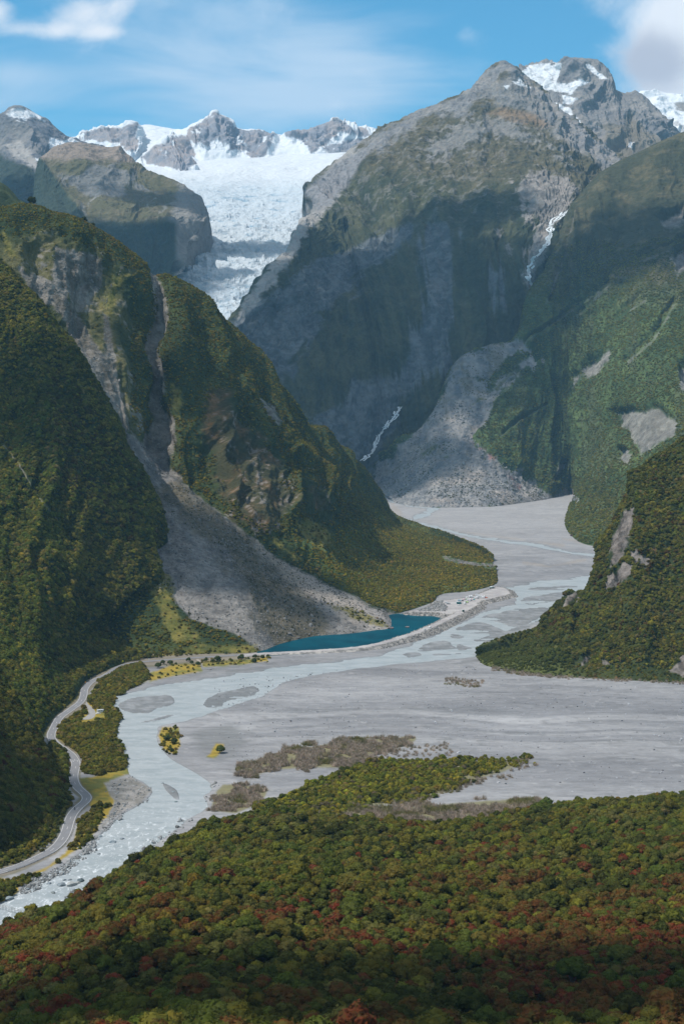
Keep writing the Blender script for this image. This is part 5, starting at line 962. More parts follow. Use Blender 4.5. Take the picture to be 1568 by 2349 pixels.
order = sorted(order, key=lambda i: P[i][1])
KL = ['tree with a rounded crown', 'tree with a domed, clumpy crown']
for j, i in enumerate(order):
    root = bpy.data.objects.new('tree', None); C.objects.link(root); root.location = base[i]; root.empty_display_size = .5
    kn = KIND[ki[i]][0]
    tag(root, '%s tree in the packed canopy on the near forest slope' % kn, 'tree', '%s trees of the near forest' % kn)
    c_ = CR[j % 5].copy(); c_.name = 'crown'; C.objects.link(c_); c_.parent = root; s = S_[i]; c_.location = (0, 0, lift[i]); c_.scale = (s, s, s*rng.uniform(.85, 1.2)); c_.rotation_euler = (0, 0, rng.uniform(0, 6.28)); c_['tint'] = [float(v_) for v_ in T[i]]
    t_ = TR[j % 3].copy(); t_.name = 'trunk'; C.objects.link(t_); t_.parent = root; t_.scale = (s, s, (lift[i]+s*.2)/.75); t_.rotation_euler = (0, 0, rng.uniform(0, 6.28))

P, x, y, A = sample_land('spur', 40000); fanm = sdf(x, y, FANC) > 4; br = seg(x, y, [(400, 1130), (520, 1230), (620, 1340), (690, 1430)], 30, 70)+fbm(P/22, 4, seed=4)*46; ed = 14-sdf(x, y, FANC)+fbm(P/18, 3, seed=6)*16
k2 = fanm & (((br > 6) & (rng.random(len(x)) < .5)) | ((ed > 0) & (rng.random(len(x)) < .35) & (y > 1200))); P = P[k2]
Q, qx, qy, A = sample_land('ridge', 30000, 0); k2 = (sdf(qx, qy, FAN) > -2) & (fbm(Q/60, 4, seed=14)+.3*rng.random(len(qx)) > .22); Q = Q[k2]
scatter('moraine_scrub', Q, rng.uniform(1.0, 2.6, len(Q)), np.array([.10, .11, .05])*rng.uniform(.7, 1.3, (len(Q), 1)), PC_far, 'sparse scrub dotted over the far moraine fan', 'scrub')
scatter('fan_scrub', P, rng.uniform(.5, 1.5, len(P)), np.array([.085, .080, .040])*rng.uniform(.7, 1.3, (len(P), 1)), PC_far, 'low dark scrub growing in streaks on the scree fan', 'scrub')
# --- loose stone
def fan_rocks():
    P, x, y, A = sample_land('spur', 60000); s = scrC(x, y); k2 = (s > 1); P, x, y = P[k2], x[k2], y[k2]
    S_ = .5+rng.exponential(.42, len(P)); S_ = np.clip(S_, .4, 4.5); cc = fbm(P/40, 3); T = np.array([.20, .19, .18])*rng.uniform(.65, 1.3, (len(P), 1)); T = np.where((cc > .25)[:, None], T*np.array([1.05, .97, .9]), T)
    return P, S_, T
P, S_, T = fan_rocks(); scatter('scree', P, S_, T, PC_rock, 'grey broken rock on the scree fan above the lake', 'scree', tilt=1.0)
P, x, y, A = sample_land('ridge', 60000, 0); k2 = (sdf(x, y, FAN) > 3) & (y > 930); P = P[k2]; S_ = np.clip(.9+rng.exponential(.9, len(P)), .8, 8); T = np.array([.25, .245, .245])*rng.uniform(.7, 1.25, (len(P), 1))
scatter('moraine_rocks', P, S_, T, PC_rock, 'scattered boulders on the pale moraine fan', 'rocks', tilt=1.0)
i = rng.integers(0, ex.size, 90000); px_, py_ = ex.ravel()[i]+rng.uniform(-.8, .8, 90000), ey.ravel()[i]+rng.uniform(-.8, .8, 90000)
hh_, tt_ = h.ravel()[i], top.ravel()[i]; vx_, vy_ = proj(np.stack([px_, py_, floor_z(py_)+hh_], -1)); k2 = (hh_ > .3) & (tt_ < .15) & (vx_ > 870); P = np.stack([px_, py_, E[..., 2].ravel()[i]+.1], 1)[k2][:9000]
scatter('riprap', P, rng.uniform(.45, 1.25, len(P)), np.array([.33, .31, .29])*rng.uniform(.45, 1.3, (len(P), 1)), PC_rock, 'grey rock armour along the causeway bank', 'riprap', tilt=1.0)
Pk = poly_pts([(960, 1398), (1012, 1386), (1028, 1400), (1022, 1410), (962, 1410)], 1.7, z=0, rag=2); Pk[:, 2] = emb_z(Pk[:, 0], Pk[:, 1])+.2; Ps = [Pk[Pk[:, 2] > floor_z(Pk[:, 1])+1.0]]
BK = [(45, 2058), (100, 2022), (160, 1985), (205, 1948), (250, 1895), (262, 1880), (240, 1905), (205, 1955), (175, 1985), (130, 2012), (75, 2042)]
for poly, sp_, dens in ((PEB, 1.6, .5), ([(40, 2050), (70, 2020), (140, 1985), (200, 1940), (240, 1890), (262, 1872), (256, 1896), (215, 1948), (170, 1984), (110, 2022), (60, 2052), (48, 2066)], 1.2, .75), ([(290, 1975), (360, 1925), (430, 1880), (440, 1890), (380, 1935), (300, 1990)], 1.5, .4), ([(120, 2085), (180, 2045), (200, 2035), (200, 2050), (140, 2092)], 1.3, .5), ([(485, 1800), (500, 1795), (505, 1812), (490, 1850), (475, 1850)], 1.6, .6)):
    P = poly_pts(poly, sp_, z=.2); Ps.append(P[rng.random(len(P)) < dens])
P = np.concatenate(Ps); scatter('river_stones', P, np.clip(.35+rng.exponential(.42, len(P)), .3, 2.6), np.array([.27, .27, .265])*rng.uniform(.5, 1.35, (len(P), 1)), PC_rock, 'grey river stones lining the water and the lake inlet', 'stones', tilt=1.0)
P = poly_pts([(500, 1560), (1090, 1515), (1600, 1570), (1600, 1830), (1240, 1830), (1060, 1790), (900, 1690), (560, 1760), (480, 1700)], 4.6, z=.35); P = P[rng.random(len(P)) < .4]
scatter('flat_stones', P, np.clip(.2+rng.exponential(.28, len(P)), .2, 1.7), np.array([.28, .28, .29])*rng.uniform(.35, 1.7, (len(P), 1)), PC_rock, 'stones and driftwood lying over the gravel flats', 'stones', tilt=1.0)

# ================================================================== THINGS
def empty(name, loc, rz, label, cat, group=None):
    o = bpy.data.objects.new(name, None); C.objects.link(o); o.location = loc; o.rotation_euler = (0, 0, rz); o.empty_display_size = .5
    return tag(o, label, cat, group)
def prism(name, prof, w, mat, parent, top_in=0.0, zt=None, loc=(0, 0, 0), bev=.05):
    """side outline (x, z) given a width, narrowing above zt"""
    bm = bmesh.new(); n = len(prof); zt = 1e9 if zt is None else zt
    L = [bm.verts.new((x, -w/2+(top_in if z > zt else 0), z)) for x, z in prof]; R = [bm.verts.new((x, w/2-(top_in if z > zt else 0), z)) for x, z in prof]
    bm.faces.new(L); bm.faces.new(R[::-1])
    for i in range(n): bm.faces.new((L[i], R[i], R[(i+1) % n], L[(i+1) % n]))
    bmesh.ops.recalc_face_normals(bm, faces=bm.faces)
    if bev: bmesh.ops.bevel(bm, geom=[e for e in bm.edges], offset=bev, segments=2, affect='EDGES')
    me = bpy.data.meshes.new(name); bm.to_mesh(me); bm.free(); me.materials.append(mat)
    o = bpy.data.objects.new(name, me); C.objects.link(o); o.parent = parent; o.location = loc; return o
def cyl(name, r, h, mat, parent, loc=(0, 0, 0), rot=(0, 0, 0), r2=None, n=14):
    bm = bmesh.new(); bmesh.ops.create_cone(bm, cap_ends=True, segments=n, radius1=r, radius2=r if r2 is None else r2, depth=h); me = bpy.data.meshes.new(name); bm.to_mesh(me); bm.free(); me.materials.append(mat)
    o = bpy.data.objects.new(name, me); C.objects.link(o); o.parent = parent; o.location = loc; o.rotation_euler = rot; return o
def bx(name, sx, sy, sz, mat, parent, loc, bev=.02, rot=(0, 0, 0)):
    o = prism(name, [(-sx/2, -sz/2), (sx/2, -sz/2), (sx/2, sz/2), (-sx/2, sz/2)], sy, mat, parent, loc=loc, bev=bev); o.rotation_euler = rot; return o
M_paint = flat_mat('vehicle_paint', (.8, .8, .8), .35, .5, tinted=True); M_glass = flat_mat('dark_glass', (.02, .03, .035), .08, .5); M_rub = flat_mat('tyre_rubber', (.02, .02, .02), .8, .2); M_rim = flat_mat('rim_metal', (.5, .5, .5), .35, .5, .6)
M_white = flat_mat('white_paint', (.78, .78, .76), .5, .4); M_steel = flat_mat('galvanised_steel', (.42, .43, .44), .45, .5, .7, var=.08); M_wood = flat_mat('weathered_wood', (.22, .19, .16), .9, .1, var=.25); M_green = flat_mat('green_cladding', (.035, .10, .07), .6, .3, var=.1); M_roofw = flat_mat('pale_roofing', (.62, .66, .66), .5, .3, var=.06)
M_yel = flat_mat('yellow_sign_paint', (.75, .68, .02), .5, .4); M_org = flat_mat('orange_sign_paint', (.75, .30, .03), .5, .4); M_blk = flat_mat('black_plastic', (.02, .02, .025), .5, .4); M_skin = flat_mat('skin', (.45, .28, .2), .6, .3); M_dark = flat_mat('dark_clothing', (.03, .035, .05), .9, .1)
M_lamp = flat_mat('headlight_glass', (.7, .7, .65), .1, .5)
def wheels(t, xs, w, r=.33):
    for x_ in xs:
        for s in (-1, 1):
            wh = cyl('wheel', r, .22, M_rub, t, (x_, s*(w/2-.10), r), (math.pi/2, 0, 0), n=18); cyl('rim', r*.6, .24, M_rim, wh, n=12)
def make_car():
    t = bpy.data.objects.new('car', None); C.objects.link(t)
    prism('body', [(-2.15, .3), (2.1, .3), (2.2, .55), (2.1, .8), (1.15, .92), (.45, 1.40), (-1.25, 1.44), (-1.95, 1.0), (-2.2, .9)], 1.76, M_paint, t, .16, 1.1)
    prism('window', [(-1.78, .97), (.98, .95), (.40, 1.33), (-1.2, 1.37)], 1.62, M_glass, t, .10, 1.1, bev=.01)
    bx('windscreen', .03, 1.35, .52, M_glass, t, (.80, 0, 1.16), .005, (0, -.95, 0)); wheels(t, (-1.35, 1.35), 1.76)
    for s in (-1, 1): bx('headlight', .10, .36, .14, M_lamp, t, (2.13, s*.62, .68), .01)
    return t
def make_van():
    t = bpy.data.objects.new('van', None); C.objects.link(t)
    prism('body', [(-2.5, .32), (2.45, .32), (2.55, .7), (2.4, 1.1), (1.65, 1.95), (1.3, 2.1), (-2.4, 2.12), (-2.52, 1.9)], 1.95, M_paint, t, .12, 1.3)
    prism('window', [(-2.2, 1.2), (1.95, 1.18), (1.5, 1.78), (-2.2, 1.82)], 1.86, M_glass, t, .02, 1.3, bev=.01)
    bx('windscreen', .03, 1.6, .9, M_glass, t, (2.06, 0, 1.52), .005, (0, -.72, 0)); wheels(t, (-1.6, 1.6), 1.95, .35)
    for s in (-1, 1): bx('headlight', .10, .3, .2, M_lamp, t, (2.47, s*.7, .85), .01)
    return t
def make_camper():
    t = bpy.data.objects.new('campervan', None); C.objects.link(t)
    prism('body', [(-3.3, .4), (3.1, .38), (3.3, .8), (3.15, 1.25), (2.55, 1.95), (2.9, 2.2), (2.85, 2.75), (2.5, 2.95), (-3.2, 2.98), (-3.35, 2.8)], 2.25, M_paint, t, .06, 2.8, bev=.07)
    prism('window', [(-2.2, 1.55), (-.9, 1.55), (-.9, 2.15), (-2.2, 2.15)], 2.27, M_glass, t, bev=.01); prism('window', [(.1, 1.6), (1.2, 1.6), (1.2, 2.15), (.1, 2.15)], 2.27, M_glass, t, bev=.01)
    prism('window', [(1.75, 1.3), (2.85, 1.28), (2.45, 1.85), (1.75, 1.9)], 2.20, M_glass, t, bev=.01); bx('windscreen', .03, 1.8, .85, M_glass, t, (2.88, 0, 1.60), .005, (0, -.72, 0))
    bx('roof_vent', .8, .8, .18, M_white, t, (-.8, 0, 3.03), .03); wheels(t, (-1.9, 2.05), 2.2, .36)
    for s in (-1, 1): bx('headlight', .10, .32, .22, M_lamp, t, (3.2, s*.82, .95), .01)
    return t
def copy_tree(o, parent=None):
    c_ = o.copy(); C.objects.link(c_); c_.parent = parent
    for ch in list(o.children): copy_tree(ch, c_)
    return c_
PROTO = {}
MAKE = dict(car=make_car, van=make_van, camper=make_camper); CATN = dict(car='car', van='van', camper='campervan')
def put_vehicle(kind, vx_, vy_, rz, colr, label, group, zfn):
    if kind not in PROTO: PROTO[kind] = MAKE[kind](); t = PROTO[kind]
    else: t = copy_tree(PROTO[kind])
    g = zfn(vx_, vy_); t.location = g; t.rotation_euler = (0, 0, rz); tag(t, label, CATN[kind], group)
    for ch in t.children:
        if ch.name.startswith('body'): ch['tint'] = [float(q) for q in colr]
    return t
def on_park(vx_, vy_):
    g = gnd(vx_, vy_, 4.5); return (g[0], g[1], emb_z(g[0], g[1])+.02)
WHT, SIL, LIME, BLU, RED, MAR, DRK, TEAL, DGR, GRN, ORG, PBL, CRM, PNK = (.80, .80, .80), (.45, .47, .48), (.30, .55, .05), (.04, .10, .35), (.45, .03, .03), (.22, .05, .06), (.04, .045, .06), (.05, .30, .30), (.02, .12, .12), (.10, .26, .07), (.60, .13, .05), (.42, .58, .68), (.72, .66, .54), (.72, .52, .56)
A_ = math.radians(75); B_ = math.radians(-8)
LOT = [('car', 95, 385, A_, SIL, 'grey car at the far left end of the row under the trees'), ('camper', 180, 362, A_, WHT, 'white campervan at the left end of the tree row, two along'), ('car', 262, 362, A_, SIL, 'small silver car between the first two white campervans'), ('camper', 320, 325, A_, WHT, 'white campervan just left of another beside the lime one'), ('camper', 375, 337, A_, WHT, 'white campervan touching the lime green campervan'),
       ('camper', 435, 322, A_, LIME, 'lime green campervan in the row under the trees'), ('car', 488, 333, A_, WHT, 'white car just right of the lime green campervan'), ('car', 530, 333, A_, PBL, 'pale blue car beside the cream caravan'), ('camper', 590, 312, A_, CRM, 'cream campervan in the middle of the tree row'), ('car', 655, 314, A_, BLU, 'bright blue car in the tree row'), ('car', 690, 308, A_, RED, 'red car between the blue car and a white one'),
       ('car', 717, 302, A_, WHT, 'white car between the red and maroon cars'), ('car', 752, 294, A_, MAR, 'maroon car in the tree row'), ('car', 800, 288, A_, DRK, 'black car in the tree row near its right end'), ('van', 845, 280, A_, PBL, 'pale blue van in the tree row'), ('camper', 902, 268, A_, WHT, 'white motorhome at the right end of the tree row'),
       ('camper', 972, 318, A_, WHT, 'white motorhome at the left end of the long white block'), ('camper', 1022, 312, A_, WHT, 'white motorhome next along in the long white block'), ('car', 1078, 318, A_, SIL, 'silver car parked inside the block of motorhomes'), ('camper', 1180, 282, B_, WHT, 'white motorhome parked behind the others by the bush'), ('van', 1112, 340, A_, WHT, 'white van at the front of the motorhome block'),
       ('camper', 1165, 340, A_, WHT, 'white motorhome in front of the one by the bush'), ('camper', 1250, 322, B_, WHT, 'white motorhome lying lengthways near the orange car'), ('van', 1305, 325, A_, WHT, 'white van between two motorhomes near the orange car'), ('camper', 1352, 325, A_, WHT, 'white motorhome right beside the orange car'), ('car', 1408, 330, B_, ORG, 'orange car at the right end of all the vehicles'),
       ('car', 1035, 378, A_, PNK, 'pinkish car in front of the motorhome block'), ('car', 1088, 378, A_, TEAL, 'teal car in front of the motorhome block'), ('van', 830, 378, A_, PNK, 'pale pink van at the head of the middle group'), ('car', 898, 368, A_, GRN, 'dark green car behind the white campers in the middle group'), ('van', 925, 390, A_, WHT, 'white van in the middle group'), ('camper', 985, 398, A_, WHT, 'white campervan at the right of the middle group'),
       ('car', 790, 402, A_, DRK, 'dark blue car in the middle group'), ('van', 712, 410, B_, PBL, 'pale blue van at the left of the middle group'), ('car', 665, 438, B_, WHT, 'white car behind the dark green campervan'), ('camper', 698, 490, B_, DGR, 'dark green campervan at the front left of the car park'), ('car', 690, 528, B_, WHT, 'white car in front of the dark green campervan'), ('camper', 845, 490, A_, WHT, 'white campervan alone at the front of the lot'),
       ('car', 868, 442, A_, GRN, 'mid green car behind the lone white campervan'), ('car', 918, 444, A_, LIME, 'lime green car right of the mid green car'), ('van', 420, 492, B_, SIL, 'grey works van on the open gravel'), ('car', 365, 462, B_, SIL, 'pale grey car behind the grey works van')]
for k_, zx, zy, rz, cc, lb in LOT:
    put_vehicle(k_, zx/11.363+991, zy/11.363+1342.2+.8, rz+random.uniform(-.08, .08), cc, lb, 'vehicles in the gravel car park', on_park)
def on_cw(vx_, vy_):
    g = gnd(vx_, vy_, 5.3); return (g[0], g[1], emb_z(g[0], g[1])+.02)
put_vehicle('car', 985.5, 1440, math.radians(66), WHT, 'white car driving along the causeway beside the lake', 'cars on the causeway', on_cw)
put_vehicle('car', 973.7, 1446, math.radians(66), SIL, 'silver car following a white one on the causeway', 'cars on the causeway', on_cw)
def on_gnd(vx_, vy_): g = gnd(vx_, vy_, .33); return tuple(g)
put_vehicle('camper', 231, 1635, math.radians(20), WHT, 'white campervan in the lay-by among the bushes', None, on_gnd)
put_vehicle('car', 225.5, 1638.5, math.radians(20), WHT, 'white car tucked beside the campervan in the lay-by', None, on_gnd)

def skin_body(name, joints, edges, radii, mat, parent, sub=1):
    me = bpy.data.meshes.new(name); me.from_pydata(joints, edges, []); o = bpy.data.objects.new(name, me); C.objects.link(o)
    o.modifiers.new('skin', 'SKIN')
    for v_, r_ in zip(me.skin_vertices[0].data, radii): v_.radius = (r_, r_)
    me.skin_vertices[0].data[0].use_root = True
    s_ = o.modifiers.new('sub', 'SUBSURF'); s_.levels = sub; s_.render_levels = sub; me.materials.append(mat)
    if parent: o.parent = parent
    return o
def head(parent, loc, hairmat):
    bm = bmesh.new(); bmesh.ops.create_icosphere(bm, subdivisions=3, radius=.105)
    for v_ in bm.verts:
        v_.co.z *= 1.12
        if v_.co.z > -.01 and v_.co.x < .05: v_.co *= 1.1
    for f_ in [f_ for f_ in bm.faces if not (f_.calc_center_median().z > -.02 and f_.calc_center_median().x < .06)]: bm.faces.remove(f_)
    me = bpy.data.meshes.new('hair'); bm.to_mesh(me); bm.free(); me.materials.append(hairmat); o = bpy.data.objects.new('hair', me); C.objects.link(o); o.parent = parent; o.location = loc
# a walker crossing the car park
g = on_park(1102.6, 1382.4); pr = empty('person', g, math.radians(200), 'person in dark clothes walking alone across the open car park', 'person')
J = [(0, 0, .95), (0, 0, 1.2), (0, 0, 1.45), (0, 0, 1.55), (.01, 0, 1.70), (0, .19, 1.42), (-.08, .24, 1.14), (.03, .25, .90), (0, -.19, 1.42), (.10, -.24, 1.15), (.22, -.24, .92), (0, .09, .90), (.16, .10, .50), (.14, .10, .08), (.24, .10, .03), (0, -.09, .90), (-.08, -.10, .50), (-.26, -.10, .10), (-.18, -.10, .03)]
Ed = [(0, 1), (1, 2), (2, 3), (3, 4), (2, 5), (5, 6), (6, 7), (2, 8), (8, 9), (9, 10), (0, 11), (11, 12), (12, 13), (13, 14), (0, 15), (15, 16), (16, 17), (17, 18)]
Rd = [.14, .13, .15, .055, .095, .06, .048, .035, .06, .048, .035, .09, .06, .045, .035, .09, .06, .045, .035]
skin_body('clothed_body', J, Ed, Rd, M_dark, pr, 2); head(pr, (.01, 0, 1.73), M_blk)
# motorcycle and its rider, leaning into the bend
ib = near_idx(172.4, 1857); p_, t_ = rpt(ib, -1.2); rz = math.atan2(t_[1], t_[0])+math.pi*0
mt = empty('motorcycle', (p_[0], p_[1], p_[2]+.02), rz, 'dark motorcycle rounding the bend on the winding road', 'motorcycle')
for x_ in (-.72, .74):
    w_ = cyl('wheel', .32, .13, M_rub, mt, (x_, 0, .32), (math.pi/2, 0, 0), n=20); cyl('rim', .2, .14, M_rim, w_, n=14)
prism('tank', [(-.15, .72), (.42, .78), (.5, .95), (.1, 1.02), (-.2, .86)], .34, M_blk, mt, .05, .9, bev=.03); prism('engine', [(-.32, .3), (.35, .3), (.38, .7), (-.3, .72)], .36, M_steel, mt, bev=.04)
prism('seat', [(-.8, .8), (-.1, .78), (-.1, .88), (-.82, .95)], .28, M_blk, mt, bev=.03); prism('fairing', [(.42, .7), (.85, .75), (.8, 1.05), (.5, 1.25), (.42, 1.0)], .42, M_blk, mt, .08, 1.0, bev=.03)
cyl('handlebar', .018, .72, M_steel, mt, (.42, 0, 1.08), (math.pi/2, 0, 0)); cyl('fork', .03, .7, M_steel, mt, (.62, .09, .62), (0, -.35, 0)); cyl('exhaust', .05, .8, M_steel, mt, (-.45, -.2, .36), (0, 1.5, 0)); bx('headlight', .05, .18, .12, M_lamp, mt, (.84, 0, .95), .01)
rd_o = empty('person', (p_[0], p_[1], p_[2]+.02), rz, 'rider in black with a helmet on the motorcycle', 'person')
J = [(-.30, 0, .98), (-.22, 0, 1.2), (-.08, 0, 1.42), (-.04, 0, 1.5), (0, 0, 1.64), (-.08, .19, 1.40), (.12, .27, 1.2), (.38, .27, 1.11), (-.08, -.19, 1.40), (.12, -.27, 1.2), (.38, -.27, 1.11), (-.26, .12, .93), (.15, .24, .80), (-.15, .22, .38), (0, .22, .30), (-.26, -.12, .93), (.15, -.24, .80), (-.15, -.22, .38), (0, -.22, .30)]
skin_body('clothed_body', J, Ed, Rd, M_dark, rd_o, 2)
hb = bmesh.new(); bmesh.ops.create_icosphere(hb, subdivisions=3, radius=.15); me = bpy.data.meshes.new('helmet'); hb.to_mesh(me); hb.free(); me.materials.append(M_blk); o = bpy.data.objects.new('helmet', me); C.objects.link(o); o.parent = rd_o; o.location = (.02, 0, 1.70); bx('visor', .04, .2, .09, M_glass, o, (.135, 0, .01), .01)

# hut, toilet block, signs, marker posts
g = on_park(1128, 1349.5); t = empty('hut', g, math.radians(10), 'small dark green hut with a pale roof at the bush edge', 'hut')
bx('wall', 6, 4, 2.5, M_green, t, (0, 0, 1.25)); prism('roof', [(-3.4, 2.45), (3.4, 2.45), (3.4, 2.6), (0, 3.7), (-3.4, 2.6)], 4.8, M_roofw, t, bev=.03); bx('door', .95, .06, 2.0, M_white, t, (-1.2, -2.03, 1.02)); bx('window', 1.2, .06, .8, M_glass, t, (1.3, -2.03, 1.5))
g = on_park(1062, 1405.5); t = empty('toilet_cubicle', g, .3, 'dark green cubicle standing alone where the causeway meets the car park', 'cubicle')
bx('wall', 2.2, 2.2, 2.7, M_green, t, (0, 0, 1.35)); bx('roof', 2.5, 2.5, .2, M_roofw, t, (0, 0, 2.82)); bx('door', .85, .06, 2.0, M_blk, t, (0, -1.13, 1.05))
def post(vx_, vy_, h_, mat, label, name='marker_post', plate=None, cat='post', group=None, w=.12):
    g = gnd(vx_, vy_, .1); t = empty(name, tuple(g), 0, label, cat, group); bx('post', w, w, h_, mat, t, (0, 0, h_/2), .01)
    if plate:
        m_, s, dia = plate; q = bx('sign_plate', s, .04, s, m_, t, (0, -w/2-.03, h_), .01)
        if dia: q.rotation_euler = (0, math.pi/4, 0)
    else: bx('reflector_band', w+.02, w+.02, .12, M_blk, t, (0, 0, h_-.25), .003)
post(281.8, 1523, 3.0, M_steel, 'yellow diamond warning sign where the road enters the bush', 'road_sign', (M_yel, 1.3, True), 'road sign')
post(341.8, 1517, 2.6, M_white, 'pale road sign at the start of the straight causeway', 'road_sign', (flat_mat('pale_blue_sign', (.5, .62, .66), .5), .9, False), 'road sign')
post(196, 1571, 2.6, M_wood, 'orange marker sign on the grass verge of the upper bend', 'road_sign', (M_org, 1.0, False), 'road sign')
for a_, b_, h_, lb in ((208, 1563, 4.0, 'tall white post at the head of the upper bend'), (178, 1607, 3, 'white post on the inner side of the upper straight'), (125, 1655, 3, 'white post where the dark bluff hides the road'), (187, 1751, 4.2, 'white post on the outside of the arrowed bend'), (80, 1970, 2, 'short white post at the lower end of the dark bank'), (516, 1501, 1.6, 'white post on the lake side of the straight road')):
    post(a_, b_, h_, M_white, lb, group='white marker posts along the road')
# guard rail along the river side of the lower road
i0, i1 = near_idx(2, 2001), near_idx(205, 1842); i0, i1 = min(i0, i1), max(i0, i1)
gr_ = empty('guard_rail', tuple(RW[i0]), 0, 'steel guard rail with dark posts along the river side of the road', 'guard rail'); L_ = []
for i in range(i0+1, i1): L_.append(rpt(i, 4.5)[0])
L_ = np.array(L_)-RW[i0]
def side_sign():   # the river lies on the side where x is larger on the lower road
    return 1 if rpt(near_idx(120, 1951), 4.5)[0][0] > rpt(near_idx(120, 1951), -4.5)[0][0] else -1
if side_sign() < 0: L_ = np.array([rpt(i, -4.5)[0] for i in range(i0+1, i1)])-RW[i0]
pr_ = [(0, .50), (.06, .56), (0, .62), (.06, .70), (0, .78), (-.03, .64)]; V_, F_ = [], []
for k_, q in enumerate(L_):
    for a_, b_ in pr_: V_.append((q[0]+a_, q[1], q[2]+b_))
n_p = len(pr_)
for k_ in range(len(L_)-1):
    for j in range(n_p): F_.append((k_*n_p+j, k_*n_p+(j+1) % n_p, (k_+1)*n_p+(j+1) % n_p, (k_+1)*n_p+j))
mesh_obj('rail', V_, F_, M_steel, parent=gr_, smoothf=False)
for k_ in range(0, len(L_), 2): bx('post', .16, .16, .95, M_wood, gr_, (L_[k_][0]+.12, L_[k_][1], L_[k_][2]+.35), .01)
# low fence crossing in front of the water at the lower left
fp = [gnd(a_, b_, 1.2) for a_, b_ in zip(np.linspace(-14, 62, 12), np.linspace(2079, 2098, 12))]; ft = empty('fence', tuple(fp[0]), 0, 'post and wire fence above the river at the bottom left', 'fence')
for k_, q in enumerate(fp):
    d_ = q-fp[0]; bx('post', .16, .16, 3.4, M_wood, ft, (d_[0], d_[1], d_[2]+.2), .01)
for zz in (1.75, 1.2, .6):
    V_ = [(*(q-fp[0])[:2], (q-fp[0])[2]+zz) for q in fp]; vv = [(a_[0], a_[1]+s, a_[2]+s2) for a_ in V_ for s, s2 in ((-.035, -.035), (.035, -.035), (0, .04))]
    mesh_obj('wire', vv, [(3*k_+j, 3*k_+(j+1) % 3, 3*k_+3+(j+1) % 3, 3*k_+3+j) for k_ in range(len(fp)-1) for j in range(3)], M_wood, parent=ft)

# boulders one can tell apart
BM = [rock_mesh('boulder', 200+i, 3, .62) for i in range(5)]
def z4(x, y): return x/5.0, y/5.0+1693.4
BL_ = [((700, 1690), 24, .21, .24, .26, 'largest dark boulder, wedge shaped, in the lower rapids'), ((818, 1690), 26, .34, .35, .34, 'broad flat grey boulder right of the dark wedge boulder'), ((925, 1640), 19, .11, .14, .15, 'dark pointed boulder by the forest bank in the lower rapids'), ((740, 1632), 10, .2, .23, .25, 'small blue-grey boulder just above the dark wedge boulder'), ((800, 1630), 9, .2, .22, .23, 'small grey boulder between the wedge boulder and the pointed one'),
       ((560, 1672), 13, .22, .25, .28, 'blue-grey boulder alone in midstream left of the wedge boulder'), ((105, 1852), 23, .24, .28, .30, 'rounded wet boulder near the fence at the bottom left'), ((610, 1778), 12, .2, .22, .22, 'low dark rock at the forest bank below the wedge boulder'), ((478, 1560), 13, .28, .29, .28, 'grey boulder on the road-side bank of the lower rapids'), ((640, 1492), 11, .38, .36, .34, 'pale rounded boulder at the foot of the bushy bank'),
       ((572, 1550), 13, .28, .29, .30, 'grey slab half in the water on the road side'), ((1115, 1082), 12, .42, .37, .33, 'pale tan boulder at the waterline above the bushes'), ((1150, 1132), 11, .28, .31, .32, 'grey boulder just below the pale tan one'), ((1290, 1195), 18, .32, .36, .38, 'long pale submerged boulder in midstream'), ((1402, 1158), 11, .26, .29, .31, 'grey boulder right of the long submerged one'), ((1130, 1332), 9, .22, .24, .25, 'flat dark rock in the middle of the rapids'),
       ((320, 1738), 12, .2, .23, .25, 'dark boulder at the near-left water edge above the fence'), ((890, 1665), 12, .30, .31, .30, 'grey boulder between the flat boulder and the pointed one'), ((1860, 520), 8, .26, .29, .3, 'small boulder in the upper channel, topmost of three'), ((1985, 622), 9, .24, .28, .30, 'flat boulder in the upper channel, middle of three'), ((2015, 733), 9, .2, .25, .26, 'dark boulder in the upper channel, lowest of three')]
for j, ((zx, zy), wpx, r_, g_, b_, lb) in enumerate(BL_):
    a_, b2_ = z4(zx, zy); g = gnd(a_, b2_, 0); ppm = FV/g[1]; s = wpx/ppm/2
    o = BM[j % 5].copy(); C.objects.link(o); o.name = 'boulder'; o.location = (g[0], g[1], g[2]+s*.12); o.scale = (s, s*1.1, s*1.0); o.rotation_euler = (0, 0, random.uniform(0, 6)); o['tint'] = [r_, g_, b_]; tag(o, lb, 'boulder', 'boulders in the river')
for (a_, b2_), wpx, cc, lb in (((896, 1443), 13, (.20, .16, .15), 'brown block of rock on the point jutting into the lake'), ((933.7, 1440), 9, (.26, .22, .21), 'low brown rock standing in the lake'), ((1312, 1230), 10, (.13, .09, .08), 'dark reddish rock at the edge of the far green slope'), ((880, 1118), 8, (.33, .29, .27), 'pale rock at the tip of the spur above the flats')):
    g = gnd(a_, b2_, .4); s = wpx/(FV/g[1])/2; o = BM[1].copy(); C.objects.link(o); o.name = 'boulder'; o.location = (g[0], g[1], g[2]+s*.25); o.scale = (s, s, s*1.2); o['tint'] = list(cc); tag(o, lb, 'boulder')
